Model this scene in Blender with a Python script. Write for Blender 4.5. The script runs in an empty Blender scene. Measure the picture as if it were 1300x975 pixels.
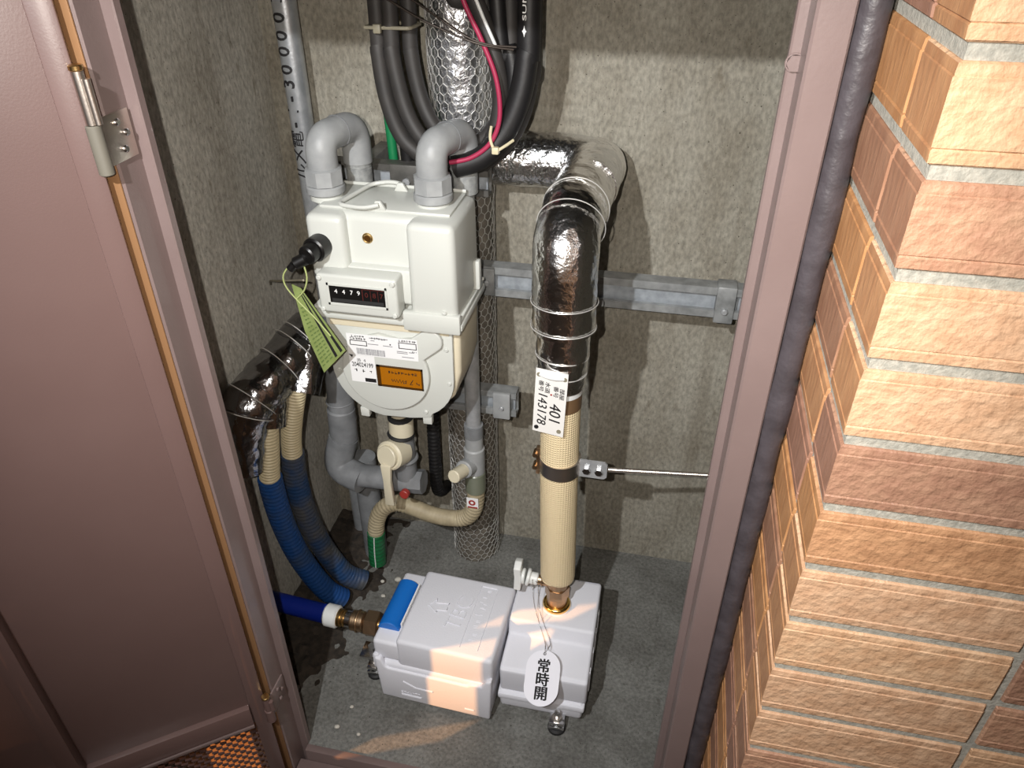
import bpy, bmesh, math, random
from mathutils import Vector, Matrix, noise
random.seed(7)
R = math.radians
V = Vector
scene = bpy.context.scene
col = scene.collection

# ------------------------------------------------------------------ camera, world, lights, exposure
cam_data = bpy.data.cameras.new('camera'); cam = bpy.data.objects.new('camera', cam_data); col.objects.link(cam)
cam_data.sensor_fit = 'HORIZONTAL'; cam_data.sensor_width = 36.0; cam_data.lens = 36.0 * 965 / 1300
cam_data.clip_start = 0.01
cam.location = (0, 0, 1.19); cam.rotation_euler = (R(90 - 33.9), 0, R(12.0))
scene.camera = cam

world = bpy.data.worlds.new('world'); scene.world = world; world.use_nodes = True
bg = world.node_tree.nodes['Background']
bg.inputs[0].default_value = (0.62, 0.40, 0.27, 1); bg.inputs[1].default_value = 0.18

sun_data = bpy.data.lights.new('sun', 'SUN'); sun = bpy.data.objects.new('sun', sun_data); col.objects.link(sun)
sun_data.energy = 5.6; sun_data.angle = R(0.3); sun_data.color = (1.0, 0.47, 0.17)
sun_dir = V((0.743, 0.669, -0.45)).normalized()
sun.rotation_euler = sun_dir.to_track_quat('-Z', 'Y').to_euler()

def spot(name, loc, target, energy, colr, size, radius):
    d = bpy.data.lights.new(name, 'SPOT'); o = bpy.data.objects.new(name, d); col.objects.link(o)
    d.energy = energy; d.color = colr; d.spot_size = R(size); d.spot_blend = 1.0; d.shadow_soft_size = radius
    o.location = loc; o.rotation_euler = (V(target) - V(loc)).to_track_quat('-Z', 'Y').to_euler()
    return o
spot('phone_flash', (-0.045, 0.0, 1.20), (-0.25, 0.90, 0.72), 31, (1.0, 0.93, 0.85), 100, 0.004)
spot('head_torch', (-0.30, -0.12, 1.42), (-0.12, 0.95, 0.55), 62, (0.97, 0.985, 1.0), 90, 0.010)

scene.view_settings.view_transform = 'Standard'; scene.view_settings.look = 'None'
scene.view_settings.exposure = 0.0; scene.view_settings.gamma = 1.0; scene.view_settings.use_curve_mapping = False

# ------------------------------------------------------------------ materials
def srgb(r, g, b):
    f = lambda c: (c / 255 / 12.92) if c <= 10 else ((c / 255 + 0.055) / 1.055) ** 2.4
    return (f(r), f(g), f(b), 1)
MATS = {}
def mat(name, c, rough=0.5, metal=0.0, c2=None, nscale=20, stretch=(1, 1, 1), bump=0.0, bscale=200, contrast=(0.35, 0.65), coat=0.0, spec=0.5, detail=6, bstretch=None):
    m = bpy.data.materials.new(name); m.use_nodes = True; MATS[name] = m
    nt = m.node_tree; b = nt.nodes['Principled BSDF']
    b.inputs['Roughness'].default_value = rough; b.inputs['Metallic'].default_value = metal
    b.inputs['Base Color'].default_value = c; b.inputs['Coat Weight'].default_value = coat
    b.inputs['Specular IOR Level'].default_value = spec
    tc = nt.nodes.new('ShaderNodeTexCoord')
    if c2:
        mp = nt.nodes.new('ShaderNodeMapping'); mp.inputs['Scale'].default_value = stretch
        nz = nt.nodes.new('ShaderNodeTexNoise'); nz.inputs['Scale'].default_value = nscale; nz.inputs['Detail'].default_value = detail
        cr = nt.nodes.new('ShaderNodeValToRGB'); cr.color_ramp.elements[0].position = contrast[0]; cr.color_ramp.elements[1].position = contrast[1]
        cr.color_ramp.elements[0].color = c; cr.color_ramp.elements[1].color = c2
        nt.links.new(tc.outputs['Object'], mp.inputs[0]); nt.links.new(mp.outputs[0], nz.inputs['Vector'])
        nt.links.new(nz.outputs['Fac'], cr.inputs[0]); nt.links.new(cr.outputs[0], b.inputs['Base Color'])
    if bump:
        mp2 = nt.nodes.new('ShaderNodeMapping'); mp2.inputs['Scale'].default_value = bstretch or stretch
        n2 = nt.nodes.new('ShaderNodeTexNoise'); n2.inputs['Scale'].default_value = bscale; n2.inputs['Detail'].default_value = 4
        bp = nt.nodes.new('ShaderNodeBump'); bp.inputs['Strength'].default_value = bump; bp.inputs['Distance'].default_value = 0.004
        nt.links.new(tc.outputs['Object'], mp2.inputs[0]); nt.links.new(mp2.outputs[0], n2.inputs['Vector'])
        nt.links.new(n2.outputs['Fac'], bp.inputs['Height']); nt.links.new(bp.outputs[0], b.inputs['Normal'])
    return m

def concrete(name, ca, cb, cdark, grain_axis='Z', stain=0.5):
    m = bpy.data.materials.new(name); m.use_nodes = True; nt = m.node_tree; L = nt.links
    b = nt.nodes['Principled BSDF']; b.inputs['Roughness'].default_value = 0.85; b.inputs['Specular IOR Level'].default_value = 0.25
    tc = nt.nodes.new('ShaderNodeTexCoord')
    def nz(scale, st, detail=6, rough=0.6):
        mp = nt.nodes.new('ShaderNodeMapping'); mp.inputs['Scale'].default_value = st
        n = nt.nodes.new('ShaderNodeTexNoise'); n.inputs['Scale'].default_value = scale; n.inputs['Detail'].default_value = detail; n.inputs['Roughness'].default_value = rough
        L.new(tc.outputs['Object'], mp.inputs[0]); L.new(mp.outputs[0], n.inputs['Vector']); return n.outputs['Fac']
    def ramp(src, p0, p1, c0, c1):
        r = nt.nodes.new('ShaderNodeValToRGB'); e = r.color_ramp.elements
        e[0].position = p0; e[1].position = p1; e[0].color = c0; e[1].color = c1; L.new(src, r.inputs[0]); return r.outputs[0]
    def mix(fac, a, c, mode='MIX'):
        x = nt.nodes.new('ShaderNodeMix'); x.data_type = 'RGBA'; x.blend_type = mode
        if isinstance(fac, float): x.inputs[0].default_value = fac
        else: L.new(fac, x.inputs[0])
        L.new(a, x.inputs[6])
        if isinstance(c, tuple): x.inputs[7].default_value = c
        else: L.new(c, x.inputs[7])
        return x.outputs[2]
    W = (1, 1, 1, 1); K = (0, 0, 0, 1)
    st = (1, 1, 0.55) if grain_axis == 'Z' else (1, 1, 1)
    base = ramp(nz(9, (1, 1, 0.6)), 0.36, 0.66, ca, cb)
    g = ramp(nz(170, st, 3), 0.35, 0.65, (0.70, 0.70, 0.70, 1), (1.12, 1.12, 1.12, 1))
    base = mix(1.0, base, g, 'MULTIPLY')
    spots = ramp(nz(45, (1, 1, 0.5), 5), 0.60, 0.70, K, (stain, stain, stain, 1))
    base = mix(spots, base, cdark)
    streak = ramp(nz(16, (1, 1, 0.05) if grain_axis == 'Z' else (1, 1, 1), 5), 0.58, 0.68, K, (0.28, 0.28, 0.28, 1))
    base = mix(streak, base, cdark)
    pits = ramp(nz(260, (1, 1, 1), 2), 0.66, 0.72, K, W)
    base = mix(pits, base, (cdark[0] * .4, cdark[1] * .4, cdark[2] * .4, 1))
    L.new(base, b.inputs['Base Color'])
    bp = nt.nodes.new('ShaderNodeBump'); bp.inputs['Strength'].default_value = 0.35; bp.inputs['Distance'].default_value = 0.003
    L.new(nz(120, st, 5), bp.inputs['Height']); L.new(bp.outputs[0], b.inputs['Normal'])
    MATS[name] = m; return m

concrete('wall_concrete', srgb(134, 128, 115), srgb(160, 156, 144), srgb(100, 91, 77), stain=0.45)
concrete('side_concrete', srgb(172, 168, 158), srgb(196, 193, 184), srgb(126, 119, 106), stain=0.6)
concrete('floor_concrete', srgb(100, 99, 95), srgb(126, 126, 122), srgb(70, 67, 61), 'N', stain=0.6)
mat('corridor', srgb(96, 92, 88), 0.7, c2=srgb(120, 114, 106), nscale=30)
mat('facade', srgb(150, 116, 92), 0.8, c2=srgb(166, 130, 102), nscale=30)
mat('brown_paint', srgb(102, 81, 77), 0.36, c2=srgb(106, 85, 81), nscale=6, bump=0.03, bscale=500, coat=0.15)
mat('frame_paint', srgb(114, 98, 95), 0.36, c2=srgb(119, 103, 100), nscale=12, bump=0.05, bscale=300, coat=0.15)
mat('sun_tint', srgb(150, 112, 78), 0.4, 0.3)
mat('grout', srgb(146, 144, 134), 0.9, c2=srgb(172, 168, 156), nscale=220, bump=0.3, bscale=400)
mat('caulk', srgb(58, 53, 56), 0.42, c2=srgb(72, 67, 71), nscale=40, bump=0.5, bscale=60)
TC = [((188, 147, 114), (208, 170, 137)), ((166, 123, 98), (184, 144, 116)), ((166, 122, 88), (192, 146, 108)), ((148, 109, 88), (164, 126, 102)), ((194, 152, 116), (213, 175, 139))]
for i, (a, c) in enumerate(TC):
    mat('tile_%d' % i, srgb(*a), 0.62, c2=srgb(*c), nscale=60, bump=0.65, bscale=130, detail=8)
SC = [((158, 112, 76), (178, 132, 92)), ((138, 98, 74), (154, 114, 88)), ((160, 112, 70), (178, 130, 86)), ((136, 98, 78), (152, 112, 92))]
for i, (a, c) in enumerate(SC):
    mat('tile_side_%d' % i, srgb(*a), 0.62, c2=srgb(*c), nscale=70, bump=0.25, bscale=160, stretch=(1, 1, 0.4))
mat('foil', (0.84, 0.83, 0.82, 1), 0.19, 1.0, bump=1.0, bscale=46)
mat('foil_bright', (0.62, 0.63, 0.66, 1), 0.33, 1.0, bump=1.0, bscale=60)
mat('foil_smooth', (0.76, 0.76, 0.76, 1), 0.22, 1.0, bump=0.7, bscale=110)
mat('foil_dark_reflect', (0.30, 0.30, 0.31, 1), 0.16, 1.0, bump=0.8, bscale=40)  # dark surroundings mirrored in the left foil are put into its colour
mat('wire', (0.62, 0.61, 0.58, 1), 0.35, 0.45)
mat('wire_dark', srgb(58, 50, 44), 0.5, 0.5)
mat('netting_core', srgb(98, 92, 84), 0.6, 0.2, c2=srgb(128, 121, 110), nscale=40, bump=0.4, bscale=80)
mat('galv', (0.34, 0.35, 0.36, 1), 0.40, 0.40, c2=(0.46, 0.47, 0.48, 1), nscale=60, bump=0.05)
mat('conduit', (0.40, 0.42, 0.44, 1), 0.36, 0.65, c2=(0.52, 0.54, 0.56, 1), nscale=60, bump=0.06)
mat('strut', srgb(120, 122, 122), 0.45, 0.2, c2=srgb(150, 152, 152), nscale=50, bump=0.08)
mat('strut_shaded', srgb(74, 73, 70), 0.5, 0.2, c2=srgb(92, 90, 86), nscale=50)  # elbow shadow on the top channel is put into this colour
mat('strut_inner', srgb(142, 148, 154), 0.45, 0.3, c2=srgb(168, 174, 180), nscale=70)
mat('grey_coat', srgb(140, 142, 143), 0.48, c2=srgb(156, 158, 158), nscale=35, bump=0.06, bscale=150)
mat('grey_rough', srgb(128, 130, 130), 0.6, 0.2, c2=srgb(160, 162, 160), nscale=120, bump=0.1)
mat('grey_old', srgb(104, 106, 108), 0.55, c2=srgb(128, 130, 132), nscale=30)
mat('meter_white', srgb(194, 196, 190), 0.36, bump=0.02, bscale=300)
mat('meter_cream', srgb(206, 196, 172), 0.42)
mat('paper_white', srgb(228, 228, 228), 0.5)
mat('ink', srgb(24, 22, 24), 0.6)
mat('ink_grey', srgb(120, 120, 124), 0.6)
mat('black_plastic', srgb(18, 17, 17), 0.35)
mat('drum_grey', srgb(48, 48, 48), 0.4)
mat('digit_white', srgb(238, 238, 236), 0.5)
mat('digit_red', srgb(84, 30, 26), 0.5)
mat('amber', srgb(160, 98, 14), 0.25, coat=0.5)
mat('amber_dark', srgb(70, 44, 14), 0.3)
mat('tag_green', srgb(116, 130, 72), 0.6, c2=srgb(128, 142, 84), nscale=60)
mat('tag_green_pale', srgb(160, 170, 110), 0.6)
mat('tag_ink', srgb(92, 112, 60), 0.6)
mat('cream_hose', srgb(190, 178, 146), 0.5)
mat('cream_hose_dirty', srgb(150, 138, 112), 0.6, c2=srgb(172, 160, 132), nscale=40)
mat('cream_insulation', srgb(230, 210, 170), 0.6, bump=0.0)
mat('brown_tape', srgb(108, 84, 60), 0.4)
mat('cream_plastic', srgb(206, 198, 174), 0.42)
mat('red_plastic', srgb(150, 50, 44), 0.45)
mat('blue_sleeve', srgb(22, 66, 124), 0.5, c2=srgb(52, 68, 90), nscale=14, contrast=(0.50, 0.72))
mat('blue_sleeve_dirty', srgb(28, 60, 100), 0.55, c2=srgb(74, 76, 80), nscale=18, contrast=(0.40, 0.62))
mat('blue_pipe', srgb(16, 40, 140), 0.35)
mat('blue_saddle', srgb(16, 104, 190), 0.42)
mat('white_plastic', srgb(216, 218, 216), 0.42)
mat('foam_white', srgb(212, 213, 220), 0.62, bump=0.08, bscale=350)
mat('brass', (0.62, 0.42, 0.18, 1), 0.28, 1.0, bump=0.08, bscale=120)
mat('bronze', (0.46, 0.32, 0.20, 1), 0.38, 1.0, bump=0.12, bscale=120)
mat('gold', (0.80, 0.52, 0.16, 1), 0.22, 1.0)
mat('chrome', (0.62, 0.62, 0.62, 1), 0.2, 1.0)
mat('hinge_dirty', srgb(104, 100, 90), 0.55)
mat('stainless', (0.72, 0.66, 0.60, 1), 0.34, 1.0, bump=0.03, bscale=300)
mat('rubber', srgb(30, 30, 31), 0.6)
mat('cable_black', srgb(22, 21, 22), 0.5, bump=0.04, bscale=200)
mat('cable_grey', srgb(44, 42, 41), 0.6, c2=srgb(52, 49, 47), nscale=50)
mat('cable_green', srgb(20, 116, 70), 0.45)
mat('cord_red', srgb(158, 40, 74), 0.5)
mat('tie_white', srgb(206, 196, 164), 0.45)
mat('tie_dirty', srgb(132, 126, 108), 0.5)
mat('tape_green', srgb(24, 98, 56), 0.45, c2=srgb(70, 112, 88), nscale=30, contrast=(0.5, 0.75))
mat('tape_olive', srgb(110, 114, 98), 0.3)
mat('pebble', srgb(190, 186, 176), 0.8)
mat('soil', srgb(38, 33, 28), 0.95, c2=srgb(58, 50, 42), nscale=90, bump=0.8, bscale=90)
mat('tag_plate', srgb(226, 224, 220), 0.45)
mat('tag_plate_violet', srgb(222, 222, 230), 0.4)

# fine woven netting relief on the cream insulation and pale sleeve
def weave(m, scale):
    nt = m.node_tree; b = nt.nodes['Principled BSDF']; tc = nt.nodes.new('ShaderNodeTexCoord')
    sep = nt.nodes.new('ShaderNodeSeparateXYZ'); nt.links.new(tc.outputs['Object'], sep.inputs[0])
    at = nt.nodes.new('ShaderNodeMath'); at.operation = 'ARCTAN2'; nt.links.new(sep.outputs[1], at.inputs[0]); nt.links.new(sep.outputs[0], at.inputs[1])
    def s(src, k):
        a = nt.nodes.new('ShaderNodeMath'); a.operation = 'MULTIPLY'; a.inputs[1].default_value = k; nt.links.new(src, a.inputs[0])
        c = nt.nodes.new('ShaderNodeMath'); c.operation = 'SINE'; nt.links.new(a.outputs[0], c.inputs[0]); return c.outputs[0]
    mx = nt.nodes.new('ShaderNodeMath'); mx.operation = 'MAXIMUM'
    nt.links.new(s(at.outputs[0], 44), mx.inputs[0]); nt.links.new(s(sep.outputs[2], scale), mx.inputs[1])
    bp = nt.nodes.new('ShaderNodeBump'); bp.inputs['Strength'].default_value = 0.6; bp.inputs['Distance'].default_value = 0.0010
    nt.links.new(mx.outputs[0], bp.inputs['Height']); nt.links.new(bp.outputs[0], b.inputs['Normal'])
weave(MATS['cream_insulation'], 1600)

# ------------------------------------------------------------------ geometry helpers
class MB:
    def __init__(s): s.v = []; s.f = []
    def add(s, vs, fs):
        o = len(s.v); s.v += [V(p) for p in vs]; s.f += [tuple(i + o for i in f) for f in fs]; return s
    def bm(s, b):
        b.verts.index_update(); s.add([v.co.copy() for v in b.verts], [[v.index for v in f.verts] for f in b.faces]); b.free(); return s
    def box(s, lo, hi, bev=0.0, seg=2, taper=None, M=None):
        b = bmesh.new(); bmesh.ops.create_cube(b, size=1)
        lo, hi = V(lo), V(hi); c = (lo + hi) / 2; d = hi - lo
        for v in b.verts:
            v.co = V((v.co.x * d.x, v.co.y * d.y, v.co.z * d.z))
            if taper and v.co.z < 0: v.co.x *= taper[0]; v.co.y *= taper[1]
        if bev > 0: bmesh.ops.bevel(b, geom=list(b.edges), offset=bev, segments=seg, affect='EDGES', profile=0.5)
        for v in b.verts: v.co += c
        if M:
            for v in b.verts: v.co = M @ v.co
        return s.bm(b)
    def tube(s, path, r, n=16, cap=True, rfun=None):
        P = [V(p) for p in path]; m = len(P)
        rad = r if isinstance(r, (list, tuple)) else [r] * m
        T = []
        for i in range(m):
            t = P[min(i + 1, m - 1)] - P[max(i - 1, 0)]; T.append(t.normalized() if t.length > 1e-9 else V((0, 0, 1)))
        up = V((0, 0, 1)) if abs(T[0].z) < 0.9 else V((0, -1, 0))
        x = T[0].cross(up).normalized(); vs = []; fs = []
        for i in range(m):
            x = (x - T[i] * x.dot(T[i])); x = x.normalized(); y = T[i].cross(x)
            for k in range(n):
                a = 2 * math.pi * k / n; q = P[i] + (x * math.cos(a) + y * math.sin(a)) * rad[i]
                if rfun: q = P[i] + (q - P[i]) * rfun(q, i, a)
                vs.append(q)
        for i in range(m - 1):
            for k in range(n):
                k2 = (k + 1) % n; fs.append((i * n + k, i * n + k2, (i + 1) * n + k2, (i + 1) * n + k))
        if cap: fs.append(tuple(range(n - 1, -1, -1))); fs.append(tuple((m - 1) * n + k for k in range(n)))
        return s.add(vs, fs)
    def ring(s, c, axis, Rr, r, n=28, k=8, sx=1.0):
        a = V(axis).normalized(); u = a.orthogonal().normalized(); w = a.cross(u); c = V(c); vs = []; fs = []
        for i in range(n):
            t = 2 * math.pi * i / n; d = u * math.cos(t) + w * math.sin(t)
            for j in range(k):
                p = 2 * math.pi * j / k; vs.append(c + d * (Rr + r * math.cos(p)) + a * (r * sx * math.sin(p)))
        for i in range(n):
            for j in range(k):
                i2 = (i + 1) % n; j2 = (j + 1) % k; fs.append((i * k + j, i2 * k + j, i2 * k + j2, i * k + j2))
        return s.add(vs, fs)
    def cyl(s, a, b, r, n=20, r2=None, bev=0.0):
        a, b = V(a), V(b); d = (b - a); r2 = r if r2 is None else r2
        if bev: 
            t = d.normalized() * bev
            return s.tube([a, a + t * 0.001, a + t, b - t, b - t * 0.001, b], [max(r - bev, 1e-4)] * 2 + [r, r2] + [max(r2 - bev, 1e-4)] * 2, n)
        return s.tube([a, b], [r, r2], n)
    def prism(s, pts, axis, d0, d1):
        # pts: list of (a,b); axis: 'Y' -> (a, d, b), 'X' -> (d, a, b), 'Z' -> (a, b, d)
        f = {'Y': lambda a, b, d: (a, d, b), 'X': lambda a, b, d: (d, a, b), 'Z': lambda a, b, d: (a, b, d)}[axis]
        n = len(pts); vs = [f(a, b, d0) for a, b in pts] + [f(a, b, d1) for a, b in pts]
        fs = [tuple(range(n)), tuple(range(2 * n - 1, n - 1, -1))] + [(i, n + i, n + (i + 1) % n, (i + 1) % n) for i in range(n)]
        b = bmesh.new(); bv = [b.verts.new(p) for p in vs]
        for q in fs: b.faces.new([bv[i] for i in q])
        bmesh.ops.recalc_face_normals(b, faces=b.faces); return s.bm(b)
    def xf(s, M):
        s.v = [M @ p for p in s.v]; return s
    def bevel(s, w, seg=2, ang=30):
        me = bpy.data.meshes.new('t'); me.from_pydata(s.v, [], s.f); b = bmesh.new(); b.from_mesh(me); bpy.data.meshes.remove(me)
        bmesh.ops.remove_doubles(b, verts=b.verts, dist=1e-6); bmesh.ops.recalc_face_normals(b, faces=b.faces)
        e = [x for x in b.edges if len(x.link_faces) == 2 and x.calc_face_angle(0) > R(ang)]
        bmesh.ops.bevel(b, geom=e, offset=w, segments=seg, affect='EDGES', profile=0.5)
        s.v = []; s.f = []; return s.bm(b)
    def mesh(s, name, off, smooth=40):
        me = bpy.data.meshes.new(name); me.from_pydata([p - off for p in s.v], [], s.f)
        b = bmesh.new(); b.from_mesh(me); bmesh.ops.recalc_face_normals(b, faces=b.faces); b.to_mesh(me); b.free()
        me.update()
        if smooth: me.shade_smooth(); me.set_sharp_from_angle(angle=R(smooth))
        return me

def spl(pts, n=8):
    P = [V(p) for p in pts]; out = []
    for i in range(len(P) - 1):
        p0 = P[max(i - 1, 0)]; p1 = P[i]; p2 = P[i + 1]; p3 = P[min(i + 2, len(P) - 1)]
        for k in range(n):
            t = k / n; out.append(0.5 * ((2 * p1) + (p2 - p0) * t + (2 * p0 - 5 * p1 + 4 * p2 - p3) * t * t + (3 * p1 - p0 - 3 * p2 + p3) * t ** 3))
    out.append(P[-1]); return out
def fillet(pts, r, n=10):
    P = [V(p) for p in pts]; out = [P[0]]
    for i in range(1, len(P) - 1):
        a = (P[i - 1] - P[i]); b = (P[i + 1] - P[i]); q = min(r, a.length * .49, b.length * .49) if not isinstance(r, dict) else r[i]
        A = P[i] + a.normalized() * q; B = P[i] + b.normalized() * q
        for k in range(n + 1):
            t = k / n; out.append(A * (1 - t) ** 2 + P[i] * 2 * t * (1 - t) * 0.93 + (A + B) * 0.5 * 2 * t * (1 - t) * 0.07 + B * t * t)
    out.append(P[-1]); return out
def resample(path, step):
    P = [V(p) for p in path]; out = [P[0]]; acc = 0.0
    for a, b in zip(P, P[1:]):
        L = (b - a).length
        if L < 1e-9: continue
        d = step - acc
        while d <= L: out.append(a + (b - a) * (d / L)); d += step
        acc = (acc + L) % step
    if (out[-1] - P[-1]).length > step * .3: out.append(P[-1])
    return out

def tag(o, label, cat=None, group=None, kind=None):
    if label: o['label'] = label
    if cat: o['category'] = cat
    if group: o['group'] = group
    if kind: o['kind'] = kind
    return o
def thing(name, loc, label, cat, group=None):
    o = bpy.data.objects.new(name, None); col.objects.link(o); o.location = loc; o.empty_display_size = 0.05
    return tag(o, label, cat, group)
def origin_of(o):
    p = V((0, 0, 0))
    while o is not None: p += o.location; o = o.parent
    return p
def part(name, mb, m, parent, smooth=40, label=None, origin=None, kind=None):
    base = origin_of(parent) if parent else V((0, 0, 0))
    og = V(origin) if origin is not None else base
    o = bpy.data.objects.new(name, mb.mesh(name, og, smooth)); col.objects.link(o)
    o.data.materials.append(MATS[m]); o.parent = parent; o.location = og - base
    return tag(o, label, kind=kind)
def single(name, mb, m, loc, label, cat=None, group=None, kind=None, smooth=40):
    o = bpy.data.objects.new(name, mb.mesh(name, V(loc), smooth)); col.objects.link(o); o.location = loc
    o.data.materials.append(MATS[m]); return tag(o, label, cat, group, kind)
def text_raw(s, size, ext=0.0004, res=3, align='LEFT', bold=0.0):
    c = bpy.data.curves.new('t', 'FONT'); c.body = s; c.size = size; c.extrude = ext; c.resolution_u = res; c.offset = bold; c.align_x = align; c.align_y = 'CENTER'
    o = bpy.data.objects.new('t', c); col.objects.link(o); bpy.context.view_layer.update()
    me = bpy.data.meshes.new_from_object(o.evaluated_get(bpy.context.evaluated_depsgraph_get()))
    vs = [v.co.copy() for v in me.vertices]; fs = [tuple(p.vertices) for p in me.polygons]
    bpy.data.objects.remove(o); bpy.data.meshes.remove(me); bpy.data.curves.remove(c); return vs, fs
def text(mb, s, size, org, right, up, ext=0.0004, align='CENTER', sx=1.0, bold=0.0, shear=0.0):
    vs, fs = text_raw(s, size, ext, 3, align, bold); right = V(right).normalized(); up = V(up).normalized(); n = right.cross(up)
    mb.add([V(org) + right * (p.x * sx + shear * p.y) + up * p.y + n * p.z for p in vs], fs); return mb
def text_cyl(mb, s, size, axis_xy, r, z0, ang0, ext=0.0004, upward=True, align='LEFT', sx=1.0):
    vs, fs = text_raw(s, size, ext, 3, align); out = []
    for p in vs:
        d = -1 if upward else 1          # upward: reading direction +z, glyph top to the left
        a = ang0 + d * p.y / r; rr = r + ext + p.z
        out.append(V((axis_xy[0] + rr * math.sin(a), axis_xy[1] - rr * math.cos(a), z0 + (p.x if upward else -p.x) * sx)))
    mb.add(out, fs); return mb

# ------------------------------------------------------------------ the setting
YB, YF = 1.158, 0.610
XL = -0.637; XR = 0.40; ZC = 1.75
def quadbox(lo, hi): return MB().box(lo, hi)
single('floor', quadbox((XL - .1, YF + .0125, -.14), (XR + .1, YB + .1, 0)), 'floor_concrete', (0, .9, 0), 'grey concrete floor inside the meter closet', kind='structure', smooth=0)
wb = MB().box((XL - .1, YB, 0), (XR + .1, YB + .1, ZC))
single('wall_back', wb, 'wall_concrete', (0, YB, 0), 'board marked raw concrete wall behind the pipes', kind='structure', smooth=0)
single('wall_left', quadbox((XL - .1, YF + .02, 0), (XL, YB, ZC)), 'side_concrete', (XL, .9, 0), 'raw concrete side wall beside the open door', kind='structure', smooth=0)
single('wall_right', quadbox((XR, YF + .02, 0), (XR + .1, YB, ZC)), 'side_concrete', (XR, .9, 0), 'concrete side wall hidden behind the right jamb', kind='structure', smooth=0)
single('ceiling', quadbox((XL - .1, YF + .02, ZC), (XR + .1, YB + .1, ZC + .1)), 'side_concrete', (0, .9, ZC), 'concrete ceiling of the meter closet', kind='structure', smooth=0)
single('floor_corridor', quadbox((-3, -3, -.24), (2, YF + .0125, -.14)), 'corridor', (0, 0, -.14), 'grey corridor floor outside the closet', kind='structure', smooth=0)
WX = -1.20                                  # added unseen sun mask on the left: slots and sloping boards shape the light patches
wc = single('sun_mask', quadbox((WX - .012, -3, -.14), (WX, -.18, 2.6)), 'corridor', (WX, -1, -.14), 'added unseen partition left of the closet, slotted to shape the sun patches', kind='structure', smooth=0)
part('sun_mask_piece', quadbox((WX - .012, -.09, -.14), (WX, .03, 2.6)), 'corridor', wc, 0)
part('sun_mask_piece', quadbox((WX - .012, .13, -.14), (WX, 1.2, 2.6)), 'corridor', wc, 0)
part('sun_mask_piece', quadbox((WX - .012, .03, .62), (WX, .13, 2.6)), 'corridor', wc, 0)
single('wall_facade', quadbox((-1.19, YF + .0, -.14), (-.5155, YF + .02, 1.76)), 'facade', (-.85, YF, -.14), 'brown rendered wall beside the closet behind the open door', kind='structure', smooth=0)
def board(z0a, z1a, z0b, z1b):              # sloping board added across the slot to mask the sun: heights at its far (a) and near (b) end
    part('board', MB().prism([(-.185, z0b), (-.085, z0a), (-.085, z1a), (-.185, z1b)], 'X', WX - .004, WX), 'corridor', wc, 0)
SB = lambda zf, y, k: zf - k * (y + .085)
def bb(lo, klo, hi, khi): board(lo, hi, SB(lo, -.185, klo), SB(hi, -.185, khi))
bb(-.14, 0, .459, 1.25); bb(.496, 1.25, .556, .70); bb(.700, 1.33, .740, 1.05); bb(.772, 1.05, 2.6, 0)

# jambs: face, step, inner lip
def jamb(name, s, xin, label):
    # s=+1: right jamb grows to +x from the inner edge xin; s=-1: left jamb
    t = MB()
    X = lambda d: xin + s * d
    w = .0342 if s > 0 else .0400; lw = .0080 if s > 0 else .0118
    pts = [(X(0), YF + .022), (X(0), YF + .0135), (X(.0015), YF + .012), (X(lw), YF + .012), (X(lw), YF - .0195), (X(lw + .002), YF - .0215), (X(w - .0015), YF - .0215), (X(w), YF - .020), (X(w), YF + .022)]
    t.prism(pts, 'Z', -.14, 1.60)
    return single(name, t, 'frame_paint', (xin, YF, -.14), label, kind='structure', smooth=25)
jr = jamb('trim_1', 1, .0738, 'painted brown steel jamb on the right of the opening')
jl = jamb('trim_2', -1, -.4750, 'painted brown steel jamb on the hinge side of the opening')
# bolt heads on the right jamb
def hexcyl(c, axis, r, h): return MB().tube([V(c), V(c) + V(axis).normalized() * h], r, 6)
for z in (1.075,):
    b = hexcyl((.0790, YF + .012, z), (0, -1, 0), .0062, .004); b.ring((.0790, YF + .0115, z), (0, 1, 0), .0064, .0008, 18, 6)
    part('bolt', b, 'frame_paint', jr, 30)
single('trim_3', MB().box((-.4749, YF - .012, 1.170), (.0737, YF + .012, 1.30), .002), 'frame_paint', (-.2, YF, 1.176), 'brown steel head of the closet opening', kind='structure', smooth=30)
single('wall_above', MB().box((-.9, YF + .0, 1.30), (XR, YF + .02, 1.76)), 'corridor', (-.2, YF, 1.30), 'wall above the closet opening', kind='structure', smooth=0)
sl = MB().box((-.4749, YF - .000, -.139), (.0737, YF + .012, .004), .0015)
so = single('trim_4', sl, 'frame_paint', (-.2, YF, -.139), 'brown steel sill at the foot of the opening', kind='structure', smooth=30)
part('sill_ledge', MB().box((-.4860, YF - .075, -.139), (.0810, YF - .0005, -.022), .0015), 'frame_paint', so, 30)
# sealant bead between jamb and tiles
cb = MB(); n = 90; path = []; rad = []
for i in range(n + 1):
    z = -.14 + 1.7 * i / n; path.append((.1192 + .0008 * noise.noise(V((0, 0, z * 14))), YF - .012, z)); rad.append(.0118 + .0024 * noise.noise(V((3, 1, z * 17))) + .0005 * noise.noise(V((5, 1, z * 60))))
cb.tube(path, rad, 14)
single('trim_5', cb, 'caulk', (.1192, YF, -.14), 'uneven dark grey sealant bead between jamb and tiles', kind='structure')

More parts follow.
